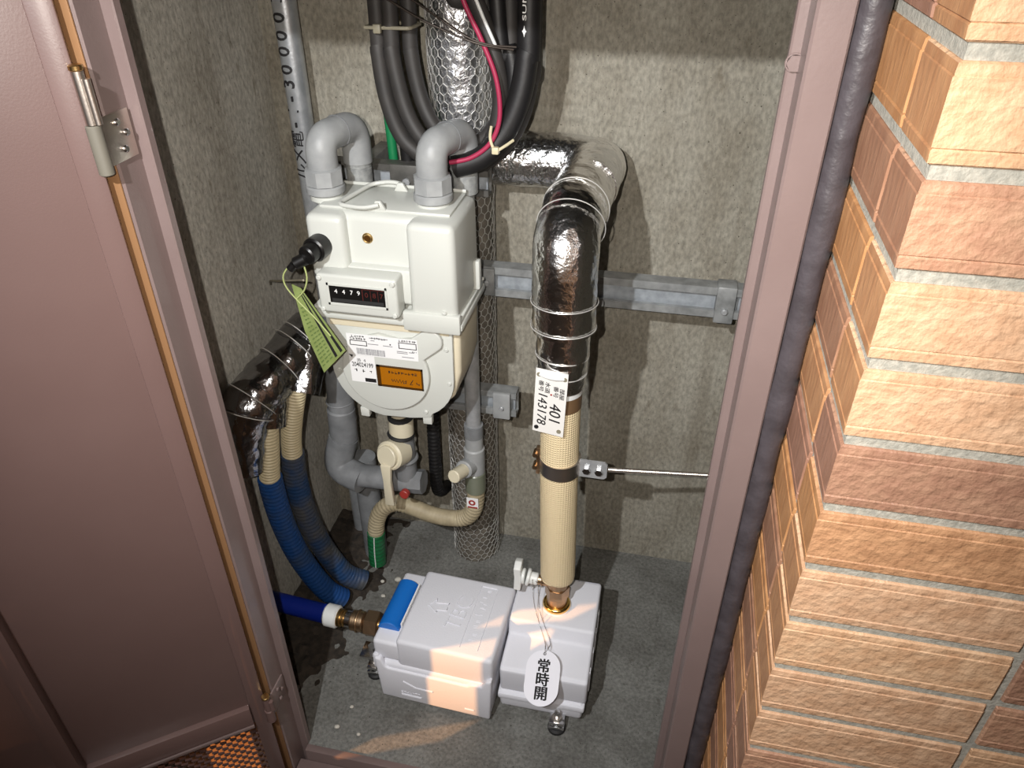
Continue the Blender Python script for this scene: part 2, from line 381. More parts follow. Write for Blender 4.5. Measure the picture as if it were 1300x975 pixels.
# tiled wall: backing of grout, corner pieces and cut pieces as their own objects
TX, TY = .1306, .433
wt = single('wall_tiled', MB().box((TX + .0035, TY + .0035, -.14), (.75, .75, 1.60)), 'grout', (TX, TY, -.14), 'outside wall faced with rough orange brown tiles and grey joints', kind='structure', smooth=0)
part('core', MB().box((.76, TY + .05, -.14), (.85, .75, 1.60)), 'grout', wt, 0)
PITCH, TH = .0600, .0515
def tile_mesh(kind):
    t = MB(); h = TH / 2; dp = .012
    prof = [(-h, .0022), (-h + .0012, .0004), (-h + .0075, 0), (-h + .0085, .0011), (-h + .0095, 0), (h - .0075, 0), (h - .0068, .0008), (h - .0060, .0006), (h - .001, .0012), (h, .0026)]
    if kind == 'corner':           # L shaped piece, corner at the origin, along +x (front) and +y (side)
        fl, sd = .168, .066
        def pt(u, off, z):
            return V((u, off, z)) if False else None
        vs = []; stations = [('s', sd), ('s', sd - .0015), ('c', 0), ('f', fl - .0015), ('f', fl)]
        for z, o in prof:
            e = .0015
            vs += [V((o + e, sd, z)), V((o, sd - e, z)), V((o, o, z)), V((fl - e, o, z)), V((fl, o + e, z))]
        m = len(prof); fs = []
        for i in range(m - 1):
            for k in range(4): a = i * 5 + k; fs.append((a, a + 1, a + 6, a + 5))
        t.add(vs, fs)
        # back plate closes the piece
        bz = [V((dp, sd, -h)), V((dp, dp, -h)), V((fl, dp, -h)), V((dp, sd, h)), V((dp, dp, h)), V((fl, dp, h))]
        o2 = len(t.v); t.v += bz
        t.f += [(0, 1, 2, o2 + 1, o2), (2, 3, 4, o2 + 2, o2 + 1), ((m - 1) * 5 + 2, (m - 1) * 5 + 1, (m - 1) * 5, o2 + 3, o2 + 4), ((m - 1) * 5 + 4, (m - 1) * 5 + 3, (m - 1) * 5 + 2, o2 + 4, o2 + 5)]
        t.f += [tuple([o2] + [i * 5 for i in range(m)] + [o2 + 3]), tuple([o2 + 5] + [i * 5 + 4 for i in range(m - 1, -1, -1)] + [o2 + 2])]
    else:
        L = .110 if kind == 'side' else .168
        vs = []
        for z, o in prof:
            e = .0012; q = [(0, o + e), (e, o), (L - e, o), (L, o + e)]
            vs += [V((b, a, z)) if kind == 'side' else V((a, b, z)) for a, b in q]
        m = len(prof); fs = []
        for i in range(m - 1):
            for k in range(3): a = i * 4 + k; fs.append((a, a + 1, a + 5, a + 4))
        t.add(vs, fs); o2 = len(t.v)
        q = [(0, dp), (L, dp)]
        t.v += [V((b, a, z)) if kind == 'side' else V((a, b, z)) for z in (-h, h) for a, b in q]
        t.f += [(0, 1, 2, 3, o2 + 1, o2), tuple((m - 1) * 4 + k for k in (3, 2, 1, 0)) + (o2 + 2, o2 + 3), tuple([o2] + [i * 4 for i in range(m)] + [o2 + 2]), tuple([o2 + 3] + [i * 4 + 3 for i in range(m - 1, -1, -1)] + [o2 + 1])]
    return t
TM = {}
for kind in ('corner', 'side', 'front'):
    for i in range(len(TC)):
        me = tile_mesh(kind).mesh('tile', V((0, 0, 0)), 25)
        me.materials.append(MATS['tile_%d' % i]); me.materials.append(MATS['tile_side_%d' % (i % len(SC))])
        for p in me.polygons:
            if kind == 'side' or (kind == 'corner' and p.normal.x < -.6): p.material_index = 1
        TM[kind, i] = me
def put_tile(kind, i, x, y, z):
    o = bpy.data.objects.new('tile', TM[kind, i]); col.objects.link(o); o.parent = wt; o.location = V((x, y, z)) - wt.location
FRONT = {-1: 4, 0: 4, 1: 1, 2: 0, 3: 0, 4: 3, 5: 2, 6: 0}
for k in range(-7, 22):
    z = 1.118 - PITCH / 2 - PITCH * k
    if z < -.13 or z > 1.59: continue
    i = FRONT.get(k, random.randrange(len(TC)))
    put_tile('corner', i, TX, TY, z)
    put_tile('front', random.randrange(len(TC)), TX + .168 + .007, TY, z)
    put_tile('side', [2, 1, 2, 1, 0, 3][k % 6], TX, TY + .066 + .0035, z)

# ------------------------------------------------------------------ cabinet door
HX, HY = -.4920, .575
ang = R(143); du = V((math.cos(-ang), math.sin(-ang), 0)); dn = V((-du.y, du.x, 0))   # dn points behind / inner normal below
if dn.dot(V((0, 0, 0)) - V((HX, HY, 0))) < 0: dn = -dn                                # inner face looks at the viewer
DM = Matrix((( du.x, dn.x, 0, HX), (du.y, dn.y, 0, HY), (0, 0, 1, 0), (0, 0, 0, 1)))  # local: x along door, y inner normal
door = thing('cabinet_door', (HX, HY, -.10), 'brown painted steel door swung wide open on the left', 'door')
DW = .545
def dpart(name, mb, m, parent=None, smooth=30, **k): return part(name, mb.xf(DM), m, parent or door, smooth, **k)
dpart('panel', MB().box((.012, -.0240, .142), (DW, -.0025, 1.55), .001), 'brown_paint', smooth=30)
dpart('stile', MB().box((.0, -.024, -.10), (.0215, .0, 1.56), .0012), 'brown_paint')
dpart('stile', MB().box((DW - .02, -.024, -.10), (DW + .004, .0, 1.56), .0012), 'brown_paint')
dpart('stiffener', MB().box((.2360, -.003, .1885), (.2585, .020, 1.55), .0012), 'brown_paint')
rl = dpart('rail', MB().box((.0225, -.024, .145), (DW - .0205, .006, .187), .0012), 'brown_paint')
dpart('rail_lip', MB().box((.0225, .0062, .1450), (DW - .0205, .0092, .1505), .0006), 'frame_paint', rl)
dpart('rail', MB().box((.0225, -.024, -.10), (DW - .0205, .0, -.065), .0012), 'brown_paint')
# expanded metal vent
em = MB(); cw, ch = .0145, .0075
zz = -.066; row = 0
while zz < .146:
    s = .018 + (0 if row % 2 == 0 else cw / 2)
    while s < DW - .02:
        for a, b in (((s, zz), (s + cw / 2, zz + ch)), ((s + cw / 2, zz + ch), (s + cw, zz))):
            p = V((a[0], -.013, a[1])); q = V((b[0], -.009 if a[1] < b[1] else -.017, b[1])); d = (q - p).normalized(); nrm = V((0, 1, 0)); w = d.cross(nrm) * .0010
            tk = nrm * .0016
            em.add([p - w - tk, p + w - tk, p + w + tk, p - w + tk, q - w - tk, q + w - tk, q + w + tk, q - w + tk], [(0, 1, 2, 3), (7, 6, 5, 4), (0, 4, 5, 1), (1, 5, 6, 2), (2, 6, 7, 3), (3, 7, 4, 0)])
        s += cw
    zz += ch; row += 1
dpart('expanded_mesh', em, 'brown_paint', smooth=0, kind='stuff')
# hinges
def hinge(zt, zm, zb, worn):
    ba = V((-.4860, .571, 0))
    at = lambda z, dx=0: ba + V((dx, 0, z))
    hg = part('hinge', MB().cyl(at(zm + .0006), at(zt), .0052, 14).cyl(at(zm + .001, .0065), at(zt - .006, .0065), .0034, 12), 'stainless' if worn else 'brown_paint', door, label='worn steel lift off hinge' if worn else None)
    part('hinge_cap', MB().cyl(at(zt), at(zt + .005), .0060, 14, bev=.001), 'brass', hg)
    part('hinge_barrel', MB().cyl(at(zb), at(zm), .0066, 16, bev=.001), 'hinge_dirty' if worn else 'brown_paint', hg)
    zp = zb + .005
    part('hinge_leaf', MB().box((-.4868, .578, zp), (-.4842, .617, zp + .042), .0008), 'stainless' if worn else 'frame_paint', hg, 30)
    for (by, bz) in ((.597, .034), (.606, .023), (.599, .010)):
        part('screw', MB().cyl((-.4842, by, zp + bz), (-.4808, by, zp + bz), .0034, 10, bev=.001), 'chrome' if worn else 'frame_paint', hg)
hinge(1.0558, 1.0120, .9690, True)
hinge(.199, .172, .145, False)
# jamb strip along the hinge side, warm sunlight put into its colour
part('sun_tint_strip', MB().box((-.5020, YF - .0240, -.10), (-.4885, YF - .0217, 1.5), .001), 'sun_tint', door, 30)

# ------------------------------------------------------------------ riser wrapped in wire netting
rx, ry, rr = -.311, 1.108, .0455
riser = thing('riser_pipe', (rx, ry, 0), 'thick riser pipe wrapped in hexagonal wire netting in front of the back wall', 'pipe')
def crinkle(amp, sc): return lambda q, i, a: 1 + amp * noise.noise(q * sc) + amp * .5 * noise.noise(q * sc * 2.7)
part('foil_wrap', MB().tube([(rx, ry, .815 + i * .008) for i in range(112)], rr - .002, 40, rfun=crinkle(.045, 55)), 'foil_bright', riser, 60, 'crumpled silver foil')
part('core', MB().tube([(rx + .004 * noise.noise(V((1, 2, i * .4))), ry, i * .0204) for i in range(41)], rr - .0045, 28, rfun=crinkle(.03, 30)), 'netting_core', riser, 50)
nt_ = MB(); NA = 22; hx = 2 * math.pi / NA; hv = .0118
def onr(a, z):
    q = V((rx, ry, z)); w = rr + .0006 + .0012 * noise.noise(V((math.cos(a) * 3, math.sin(a) * 3, z * 30)))
    a += .05 * noise.noise(V((math.cos(a) * 2, math.sin(a) * 2, z * 22))); return V((rx + math.sin(a) * w, ry - math.cos(a) * w, z + .0018 * noise.noise(V((a * 3, 9, z * 25)))))
def stick(mb, p, q, r):
    d = (q - p).normalized(); u = d.orthogonal().normalized(); w = d.cross(u)
    vs = [p + (u * math.cos(t) + w * math.sin(t)) * r for t in (0, 2.094, 4.189)] + [q + (u * math.cos(t) + w * math.sin(t)) * r for t in (0, 2.094, 4.189)]
    mb.add(vs, [(0, 1, 4, 3), (1, 2, 5, 4), (2, 0, 3, 5)])
z = .004; row = 0
while z < 1.70:
    for k in range(NA):
        a = (k + .5 * (row % 2)) * hx
        p0 = onr(a, z); p1 = onr(a, z + hv * .55)
        stick(nt_, p0, p1, .0010)
        stick(nt_, p1, onr(a + hx / 2, z + hv), .0007); stick(nt_, p1, onr(a - hx / 2, z + hv), .0007)
    z += hv; row += 1
part('wire_netting', nt_, 'wire', riser, 0, 'hexagonal wire netting', kind='stuff')

# ------------------------------------------------------------------ steel conduit with lettering
cx_, cy_, cr_ = -.571, 1.115, .0178
cond = thing('steel_conduit', (cx_, cy_, 0), 'galvanised steel conduit with black lettering in the left back corner', 'pipe')
part('tube', MB().cyl((cx_, cy_, 0), (cx_, cy_, 1.72), cr_, 28), 'conduit', cond)
lt = MB(); ty_ = [('0', 1.0186), ('0', .9948), ('0', .9735), ('0', .9485), ('3', .928), ('-', .907), ('1', .889), ('-', .8684), ('\u96fb', .846), ('\u30e1', .8199), ('\u30eb', .7949), ('1', 1.040), ('-', 1.06)]
for ch_, z in ty_:
    for da, dz in ((0, 0), (.03, .0004), (-.03, -.0004))[:3 if ch_ in '013-' else 1]: text_cyl(lt, ch_, .029, (cx_, cy_), cr_, z + dz, -.20 + da, upward=True, align='CENTER')
part('lettering', lt, 'ink', cond, 0, 'black stencilled characters')

# ------------------------------------------------------------------ strut channels on the back wall
def strut(name, x0, x1, z0, z1, y0, label, m='strut'):
    t = thing(name, ((x0 + x1) / 2, y0, z0), label, 'bracket', 'strut channels standing off the back wall')
    h = (z1 - z0) / 2; w = .003; yb = y0 + .024
    prof = [(y0, z0), (yb, z0), (yb, z1), (y0, z1), (y0, z1 - h * .48), (y0 + .007, z1 - h * .48), (y0 + .007, z1 - h * .48 + w), (y0 + w, z1 - h * .48 + w), (y0 + w, z1 - w), (yb - w, z1 - w), (yb - w, z0 + w), (y0 + w, z0 + w), (y0 + w, z0 + h * .48 - w), (y0 + .007, z0 + h * .48 - w), (y0 + .007, z0 + h * .48), (y0, z0 + h * .48)]
    part('channel', MB().prism(prof, 'X', x0, x1), m, t, 25)
    part('inner_web', MB().box((x0 + .004, yb - .010, z0 + .006), (x1 - .004, yb - .004, z1 - .006)), 'strut_inner', t, 0, 'bluish inner face')
    return t
SY = 1.035
s1 = strut('strut_channel', -.274, XR, .641, .690, SY, 'long horizontal steel channel crossing behind the foil pipe')
bp_ = part('end_bracket', MB().box((.086, SY - .004, .634), (.114, SY + .027, .693), .002), 'strut', s1, 30)
part('bolt', MB().cyl((.100, SY - .010, .655), (.100, SY - .004, .655), .0050, 8, bev=.0015), 'galv', bp_)
part('standoff', MB().box((-.160, SY + .0242, .645), (-.132, YB, .686), .002), 'strut', s1, 30)
bp2 = part('nut_plate', MB().box((-.272, SY - .0045, .643), (-.247, SY - .0002, .688), .001), 'strut', s1, 30)
part('bolt', MB().cyl((-.259, SY - .010, .665), (-.259, SY - .0045, .665), .0052, 8, bev=.0015), 'galv', bp2)
s2 = strut('strut_channel', -.42, -.2130, .411, .459, SY, 'short steel channel end under the gas meter beside the grey pipe')
part('standoff', MB().box((-.415, SY + .0242, .415), (-.385, YB, .455), .002), 'strut', s2, 30)
bp3 = part('pipe_saddle', MB().box((-.252, SY - .0085, .409), (-.222, SY - .0002, .461), .002), 'grey_coat', s2, 30)
part('bolt', MB().cyl((-.236, SY - .013, .433), (-.236, SY - .0085, .433), .004, 8, bev=.001), 'galv', bp3)
s3 = strut('strut_channel', -.50, -.255, .800, .838, SY, 'steel channel with painted shade behind the two bent gas pipes at the top of the meter', 'strut_shaded')
part('standoff', MB().box((-.462, SY + .0242, .804), (-.440, YB, .834), .002), 'strut', s3, 30)
bp4 = part('clamp_plate', MB().box((-.400, SY - .010, .797), (-.350, SY - .0002, .842), .002), 'strut_shaded', s3, 30)
part('bolt', MB().cyl((-.374, SY - .016, .818), (-.374, SY - .010, .818), .006, 8, bev=.001), 'galv', bp4)

# ------------------------------------------------------------------ water pipe: foil elbow, cream insulation
px, py = -.110, .866
wp = thing('water_pipe', (px, py, .20), 'insulated water pipe with foil elbow above a cream sleeve', 'pipe')
def foil_tube(path, r, amp=.05, sc=38, n=36, step=.006):
    return MB().tube(resample(path, step), r, n, rfun=crinkle(amp, sc))
ftop = .832
path_v = fillet([(px - .004, py, .694), (px - .008, py, ftop), (px + .004, 1.098, ftop + .004)], .062, 14)
va = resample(path_v, .006); cut = int(len(va) * .60)
ra = []
for i, p in enumerate(va):
    ra.append(.0415)
part('foil_sleeve', MB().tube(va, ra, 40, rfun=crinkle(.046, 42)), 'foil', wp, 60, 'crinkled shiny foil around the elbow')
path_h = fillet([(px + .002, 1.0, ftop + .004), (px + .006, 1.105, ftop + .006), (-.268, 1.102, ftop + .006)], .05, 12)
part('foil_sleeve', foil_tube(path_h, .0395, .035, 40), 'foil_smooth', wp, 60, 'foil sleeve running left along the wall')
part('foil_sleeve', MB().tube(resample([(px - .004, py, .605), (px - .004, py, .700)], .0056), [.0320 + .0004 * min(i, 9) for i in range(18)], 36, rfun=crinkle(.05, 45)), 'foil', wp, 60, 'narrow foil collar')
for z, r in ((.628, .0338), (.655, .0350), (.699, .0422), (.735, .0425)):
    part('tie_wire', MB().ring((px - .005, py, z), (.05 * math.sin(z * 90), .06, 1), r + .0012, .0007, 40, 6), 'wire', wp)
for y, z in ((.930, ftop + .001), (.888, ftop - .006)):
    part('tie_wire', MB().ring((px - .004, y, z), (0, 1, .35 if y < .92 else .1), .0432, .0007, 40, 6), 'wire', wp)
part('white_band', MB().cyl((px - .004, py, .596), (px - .004, py, .606), .0300, 32), 'white_plastic', wp)
part('brown_tape', MB().cyl((px - .004, py, .572), (px - .004, py, .597), .0295, 32), 'brown_tape', wp)
ins = [(px - .004, py, .575), (px - .003, py, .50), (px - .001, py, .40), (px + .001, py, .32), (px + .003, py, .236), (px + .003, py, .226), (px + .003, py, .218)]
part('insulation', MB().tube(resample(spl(ins, 6), .006), [.0285] * 400, 40) if False else MB().tube(spl(ins, 6), [.0285] * 26 + [.0285, .028, .0272, .026, .0245, .0225, .021, .0195, .018, .016, .014], 40), 'cream_insulation', wp, 60, 'cream netted insulation tube', origin=(px, py, .3))

# stop valve below
sv = thing('stop_valve', (px + .003, py, .150), 'bronze stop valve with a white handle under the cream pipe', 'valve')
vx = px + .004
part('body', MB().cyl((vx, py, .160), (vx, py, .226), .0172, 24, bev=.002).tube([(vx, py, .178), (vx, py, .200)], .0205, 6), 'bronze', sv, 30)
part('flange', MB().ring((vx, py, .156), (0, 0, 1), .0185, .0055, 32, 10).cyl((vx, py, .150), (vx, py, .160), .019, 24), 'gold', sv)
part('side_outlet', MB().cyl((vx - .012, py, .205), (vx - .034, py, .207), .0085, 16).ring((vx - .026, py, .206), (1, 0, 0), .0088, .0014, 20, 6), 'bronze', sv)
hd = part('handle', MB().cyl((vx - .033, py, .207), (vx - .0485, py, .208), .0105, 20, bev=.0015).cyl((vx - .047, py, .208), (vx - .053, py, .209), .0150, 24, bev=.0015).cyl((vx - .055, py, .209), (vx - .061, py, .209), .0135, 24, bev=.0015), 'white_plastic', sv, label='white butterfly handle')
part('wing', MB().prism([(py - .013, .186), (py + .013, .186), (py + .008, .209), (py + .014, .236), (py, .242), (py - .014, .236), (py - .008, .209)], 'X', vx - .073, vx - .061).bevel(.0015), 'white_plastic', hd)

# number tag on the pipe
nt0 = thing('number_tag', (-.124, .829, .55), 'white plastic number plate marked 401 hanging on the cream pipe', 'tag')
A0, A1, B0, B1 = V((-.1436, .829, .650)), V((-.1005, .829, .6445)), V((-.1473, .829, .548)), V((-.1042, .829, .541))
pl = MB(); pl.add([A0, A1, B1, B0, A0 + V((0, .002, 0)), A1 + V((0, .002, 0)), B1 + V((0, .002, 0)), B0 + V((0, .002, 0))], [(0, 1, 2, 3), (7, 6, 5, 4), (0, 4, 5, 1), (1, 5, 6, 2), (2, 6, 7, 3), (3, 7, 4, 0)])
part('plate', pl, 'tag_plate', nt0, 0)
ux = (A1 - A0).normalized(); uz = (A0 - B0).normalized()
def tp(u, v, d=.0003): return A0 + (A1 - A0) * u - (A0 - B0) * v - V((0, d, 0))
tx = MB()
text(tx, '401', .0225, tp(.66, .66), -uz, ux, align='CENTER', sx=1.0, shear=.15)
text(tx, '143178', .0180, tp(.25, .61), -uz, ux, align='CENTER', sx=1.0, shear=.15)
part('handwriting', tx, 'ink', nt0, 0, 'black handwritten 401 and 143178')
tq = MB()
for s, u, v in (('\u90e8\u5c4b', .84, .32), ('\u756a\u53f7', .65, .30), ('\u6c34\u9053', .38, .26), ('\u756a\u53f7', .18, .25)): text(tq, s, .0074, tp(u, v), -uz, ux, align='CENTER', sx=1.25)
part('print', tq, 'ink', nt0, 0)
part('strap', MB().tube(spl([tp(.12, .07, .001), tp(.35, .075, .004), tp(.62, .075, .004), tp(.88, .07, .001)], 6), .0022, 8), 'white_plastic', nt0)
for u, v, m in ((.10, .08, 'tie_dirty'), (.90, .08, 'tie_dirty'), (.12, .93, 'ink'), (.85, .93, 'tie_dirty')):
    part('eyelet', MB().cyl(tp(u, v, .0008), tp(u, v, -.001), .0032, 14), m, nt0)
part('dot', MB().cyl(tp(.52, .36, .0004), tp(.52, .36, 0), .0014, 10), 'red_plastic', nt0)

# pipe clamp with threaded rod
pc = thing('pipe_clamp', (px, py, .45), 'stainless band clamp holding the cream pipe with a threaded rod', 'clamp')
bx_ = px - .001
part('band', MB().tube([(bx_, py, .452), (bx_, py, .4525), (bx_, py, .4775), (bx_, py, .478)], [.029, .0305, .0305, .029], 40), 'stainless', pc)
fpl = MB().prism([(bx_ + .029, .449), (bx_ + .066, .449), (bx_ + .070, .453), (bx_ + .070, .476), (bx_ + .066, .480), (bx_ + .029, .480)], 'Y', py - .006, py - .003)
pp = part('lug_plate', fpl, 'galv', pc, 30)
for dx in (.040, .058):
    part('bolt', hexcyl((bx_ + dx, py - .006, .464), (0, -1, 0), .0058, .006), 'chrome', pp, 30)
part('lug', MB().box((bx_ - .036, py - .004, .440), (bx_ - .0305, py + .004, .490), .001).cyl((bx_ - .037, py - .008, .478), (bx_ - .037, py + .006, .478), .004, 8).cyl((bx_ - .037, py - .008, .455), (bx_ - .037, py + .006, .455), .004, 8), 'bronze', pc, 30)
r0, r1 = V((bx_ + .070, py, .464)), V((.150, py + .10, .40))
rp = resample([r0, r1], .0011)
part('threaded_rod', MB().tube(rp, [.0032 + (.0007 if i % 2 else 0) for i in range(len(rp))], 10), 'stainless', pc)

# ------------------------------------------------------------------ foil header on the left wall and its hoses
fl = thing('foil_header', (-.57, .90, .45), 'foil wrapped pipe with dark reflections painted in along the left wall beside the door edge', 'pipe')
ph = fillet([(-.534, .980, .577), (-.563, .915, .546), (-.602, .838, .508), (-.606, .822, .400)], .035, 8)
phr = resample(ph, .006)
part('foil_sleeve', MB().tube(phr, [.0400 if i < len(phr) * .6 else .0400 - .016 * (i / len(phr) - .6) / .4 for i in range(len(phr))], 36, rfun=crinkle(.08, 40)), 'foil_dark_reflect', fl, 60)
part('foil_branch', foil_tube([(-.572, .880, .520), (-.578, .862, .468)], .0290, .09, 45), 'foil_dark_reflect', fl, 60)
part('foil_branch', foil_tube([(-.532, .950, .565), (-.536, .905, .505)], .0300, .09, 45), 'foil_dark_reflect', fl, 60)
for c, a in (((-.545, .955, .569), (-.45, -.8, -.4)), ((-.551, .942, .562), (-.45, -.8, -.45)), ((-.566, .909, .545), (-.45, -.85, -.4)), ((-.592, .856, .516), (-.4, -.85, -.6)), ((-.598, .842, .500), (-.2, -.6, -.9))):
    part('tie_wire', MB().ring(c, a, .0425, .0008, 36, 6), 'wire', fl)
def hose(name, pts, nc, label, mats, r=.0165):
    t = thing(name, pts[-1], label, 'hose', 'flexible hoses in the left corner')
    pth = resample(spl(pts, 10), .0016)
    c = int(len(pth) * nc)
    part('cream_hose', MB().tube(pth[:c + 3], [r - .0008 + .0016 * (1 if (i % 4) < 2 else 0) for i in range(c + 3)], 20), mats[0], t)
    sp = pth[c:]
    part('blue_sleeve', MB().tube(sp, [r + .0040 + .0004 * math.sin(i * 1.15) for i in range(len(sp))], 22), mats[1], t)
hose('flexible_hose', [(-.578, .862, .470), (-.588, .860, .40), (-.597, .862, .345), (-.598, .870, .245), (-.585, .880, .145), (-.555, .892, .055), (-.530, .905, .018)], .255, 'front flexible hose in a bright blue sleeve beside the door jamb', ('cream_hose', 'blue_sleeve'))
hose('flexible_hose', [(-.538, .903, .525), (-.560, .905, .45), (-.575, .910, .385), (-.586, .920, .279), (-.575, .930, .155), (-.540, .942, .052), (-.505, .955, .020)], .30, 'rear flexible hose in a dirty blue sleeve nearer the gas meter', ('cream_hose', 'blue_sleeve_dirty'))
single('thin_wire', MB().tube(spl([(-.622, 1.02, .63), (-.60, .985, .655), (-.568, .95, .675), (-.52, .91, .70), (-.475, .862, .728)], 8), .0015, 8), 'tie_dirty', (-.6, 1.0, .63), 'thin grey wire running from the green paper tag to the left wall', 'wire')

# ------------------------------------------------------------------ gas meter
gm = thing('gas_meter', (-.362, .93, .50), 'off white gas meter with a black counter window', 'meter')
up_ = MB().box((-.462, .884, .690), (-.262, .985, .822), .012, 3, taper=(1.02, 1.03))
up_.box((-.4640, .868, .728), (-.410, .980, .8215), .010, 3).box((-.324, .864, .686), (-.2595, .985, .8215), .010, 3, taper=(1.03, 1.03)).box((-.462, .872, .700), (-.270, .93, .752), .006, 2)
part('upper_case', up_, 'meter_white', gm, 35)
part('top_plate', MB().box((-.452, .895, .8215), (-.272, .980, .8255), .0015).box((-.452, .977, .8255), (-.272, .981, .8300), .001), 'meter_white', gm, 30)
rim = MB().box((-.469, .862, .672), (-.252, .995, .683), .003).box((-.467, .864, .683), (-.254, .993, .690), .002)
part('rim_flange', rim, 'meter_white', gm, 30)
part('rim_block', MB().box((-.335, .858, .668), (-.254, .870, .697), .003), 'meter_white', gm, 30)
for p in ((-.276, .861, .698), (-.2545, .985, .692)):
    part('screw', MB().cyl(p, (p[0], p[1], p[2] + .004), .0035, 12, bev=.001), 'meter_white', gm)
part('side_pin', MB().box((-.262, .955, .69), (-.250, .968, .735), .003), 'meter_white', gm, 30)
# lower case
def arcpts(cx, cz, r, a0, a1, n): return [(cx + r * math.cos(R(a0 + (a1 - a0) * i / n)), cz + r * math.sin(R(a0 + (a1 - a0) * i / n))) for i in range(n + 1)]
shield = [(-.458, .672), (-.4595, .585)] + arcpts(-.375, .585, .0845, 190, 262, 8) + [(-.345, .503), (-.312, .508)] + arcpts(-.345, .578, .0725, 300, 360, 6) + [(-.2715, .672)]
part('front_plate', MB().prism(shield, 'Y', .877, .885).bevel(.0015), 'meter_white', gm, 30)
back = [(-.455, .672), (-.457, .60), (-.445, .555), (-.42, .528), (-.30, .522), (-.275, .545), (-.2635, .59), (-.262, .672)]
part('back_case', MB().prism(back, 'Y', .885, .985).bevel(.006, 3), 'meter_cream', gm, 40)
part('upper_panel', MB().box((-.452, .8755, .655), (-.276, .8770, .6715), .0005), 'meter_cream', gm, 0)
cov = arcpts(-.3735, .5865, .0665, 130, 385, 40) + arcpts(-.303, .646, .0185, -30, 110, 10) + [(-.330, .6475), (-.350, .6440), (-.380, .6500)]
cv = part('round_cover', MB().prism(cov, 'Y', .8690, .877).bevel(.0022, 3), 'meter_white', gm, 40)
YS = .8688
def fq(x0, z0, x1, z1, y, t=.0003): return MB().box((x0, y - t, z0), (x1, y, z1))
part('label_sticker', fq(-.4265, .6125, -.3205, .6475, YS).box((-.4265, YS - .0003, .5655), (-.3875, YS, .6127)), 'paper_white', cv, 0, 'white data sticker')
YP = YS - .0003
pr = MB()
def marks(mb, xc, zc, n, w, y, h=None, t=.0002):     # a line of print too small to read: clusters of short strokes
    h = h or w; rnd = random.Random(int(xc * 1e5) + n)
    for k in range(n):
        x = xc + (k - n / 2) * w
        for j in range(3):
            if rnd.random() < .5: zz_ = zc + rnd.uniform(-.4, .4) * h; mb.box((x + .05 * w, y - t, zz_ - .08 * h), (x + .8 * w, y, zz_ + .08 * h))
            else: xx_ = x + rnd.uniform(.1, .75) * w; mb.box((xx_ - .08 * w, y - t, zc - .42 * h), (xx_ + .08 * w, y, zc + .42 * h))
def frame(x0, z0, x1, z1, w=.0011):
    for q in ((x0, z0, x1, z0 + w), (x0, z1 - w, x1, z1), (x0, z0, x0 + w, z1), (x1 - w, z0, x1, z1)): pr.box((q[0], YP - .0002, q[1]), (q[2], YP, q[3]))
frame(-.4222, .6285, -.3962, .6370); frame(-.3486, .6310, -.3220, .6412)
marks(pr, -.409, .6435, 5, .0040, YP); marks(pr, -.409, .6397, 6, .0040, YP); marks(pr, -.335, .6440, 7, .0038, YP); marks(pr, -.326, .6275, 3, .0024, YP)
text(pr, '204024199', .0105, (-.407, YP, .5955), (1, 0, 0), (0, 0, 1), .0001, sx=.70, bold=.00012); text(pr, 'JB  4', .0072, (-.408, YP, .6035), (1, 0, 0), (0, 0, 1), .0001)
marks(pr, -.418, .5860, 1, .0055, YP); marks(pr, -.406, .5855, 1, .0055, YP); marks(pr, -.395, .5850, 1, .0045, YP)
pr.box((-.4055, YP - .0002, .5670), (-.3885, YP, .5735)); pr.prism([(-.4265, .6125), (-.4200, .6115), (-.4215, .6070)], 'Y', YP - .0002, YP); pr.box((-.362, YP - .0002, .6345), (-.360, YP, .6365))
part('print', pr, 'ink', cv, 0, kind='stuff')
bc = MB(); x = -.4131
while x < -.3702:
    w = random.choice((.0003, .0005, .0009)); bc.box((x, YP - .0002, .6142), (x + w, YP, .6244)); x += w + random.choice((.0004, .0006))
for (xx, zz_, ww) in ((-.392, .6425, .028), (-.390, .6385, .006), (-.395, .6325, .016), (-.372, .6320, .014), (-.352, .6255, .016), (-.352, .6230, .016), (-.334, .6255, .008), (-.345, .6170, .018)): bc.box((xx, YP - .0002, zz_), (xx + ww, YP, zz_ + .0010))
marks(bc, -.378, .6430, 6, .0036, YP)
part('barcode', bc, 'ink_grey', cv, 0, kind='stuff')
ow = part('amber_window', MB().box((-.3840, YS - .0012, .5665), (-.3180, YS, .5970)), 'amber', cv, 0, 'amber display window')
fr = MB(); x0, z0, x1, z1, w = -.3858, .5635, -.3158, .5995, .0022
for q in ((x0, z0, x1, z0 + w), (x0, z1 - w, x1, z1), (x0, z0, x0 + w * 2.6, z1), (x1 - w, z0, x1, z1)): fr.box((q[0], YS - .0022, q[1]), (q[2], YS, q[3]))
part('window_frame', fr, 'amber_dark', ow, 0)
wt_ = MB(); marks(wt_, -.346, .5895, 9, .0050, YS - .0012)
sc = [(-.364, .5775), (-.362, .5735), (-.360, .5775), (-.358, .5735), (-.356, .5780), (-.354, .5730), (-.351, .5790), (-.3495, .5725), (-.3465, .5775), (-.3455, .5725), (-.342, .5730), (-.3415, .5775), (-.3440, .5760)]
wt_.tube([(x, YS - .0014, z) for x, z in sc], .0006, 6); wt_.tube([(-.331, YS - .0014, .5800), (-.336, YS - .0014, .5715), (-.332, YS - .0014, .5720)], .0006, 6); wt_.tube([(-.326, YS - .0014, .5765), (-.3255, YS - .0014, .5735), (-.322, YS - .0014, .5740), (-.3225, YS - .0014, .5715)], .0006, 6)
part('handwriting', wt_, 'ink', ow, 0, kind='stuff')
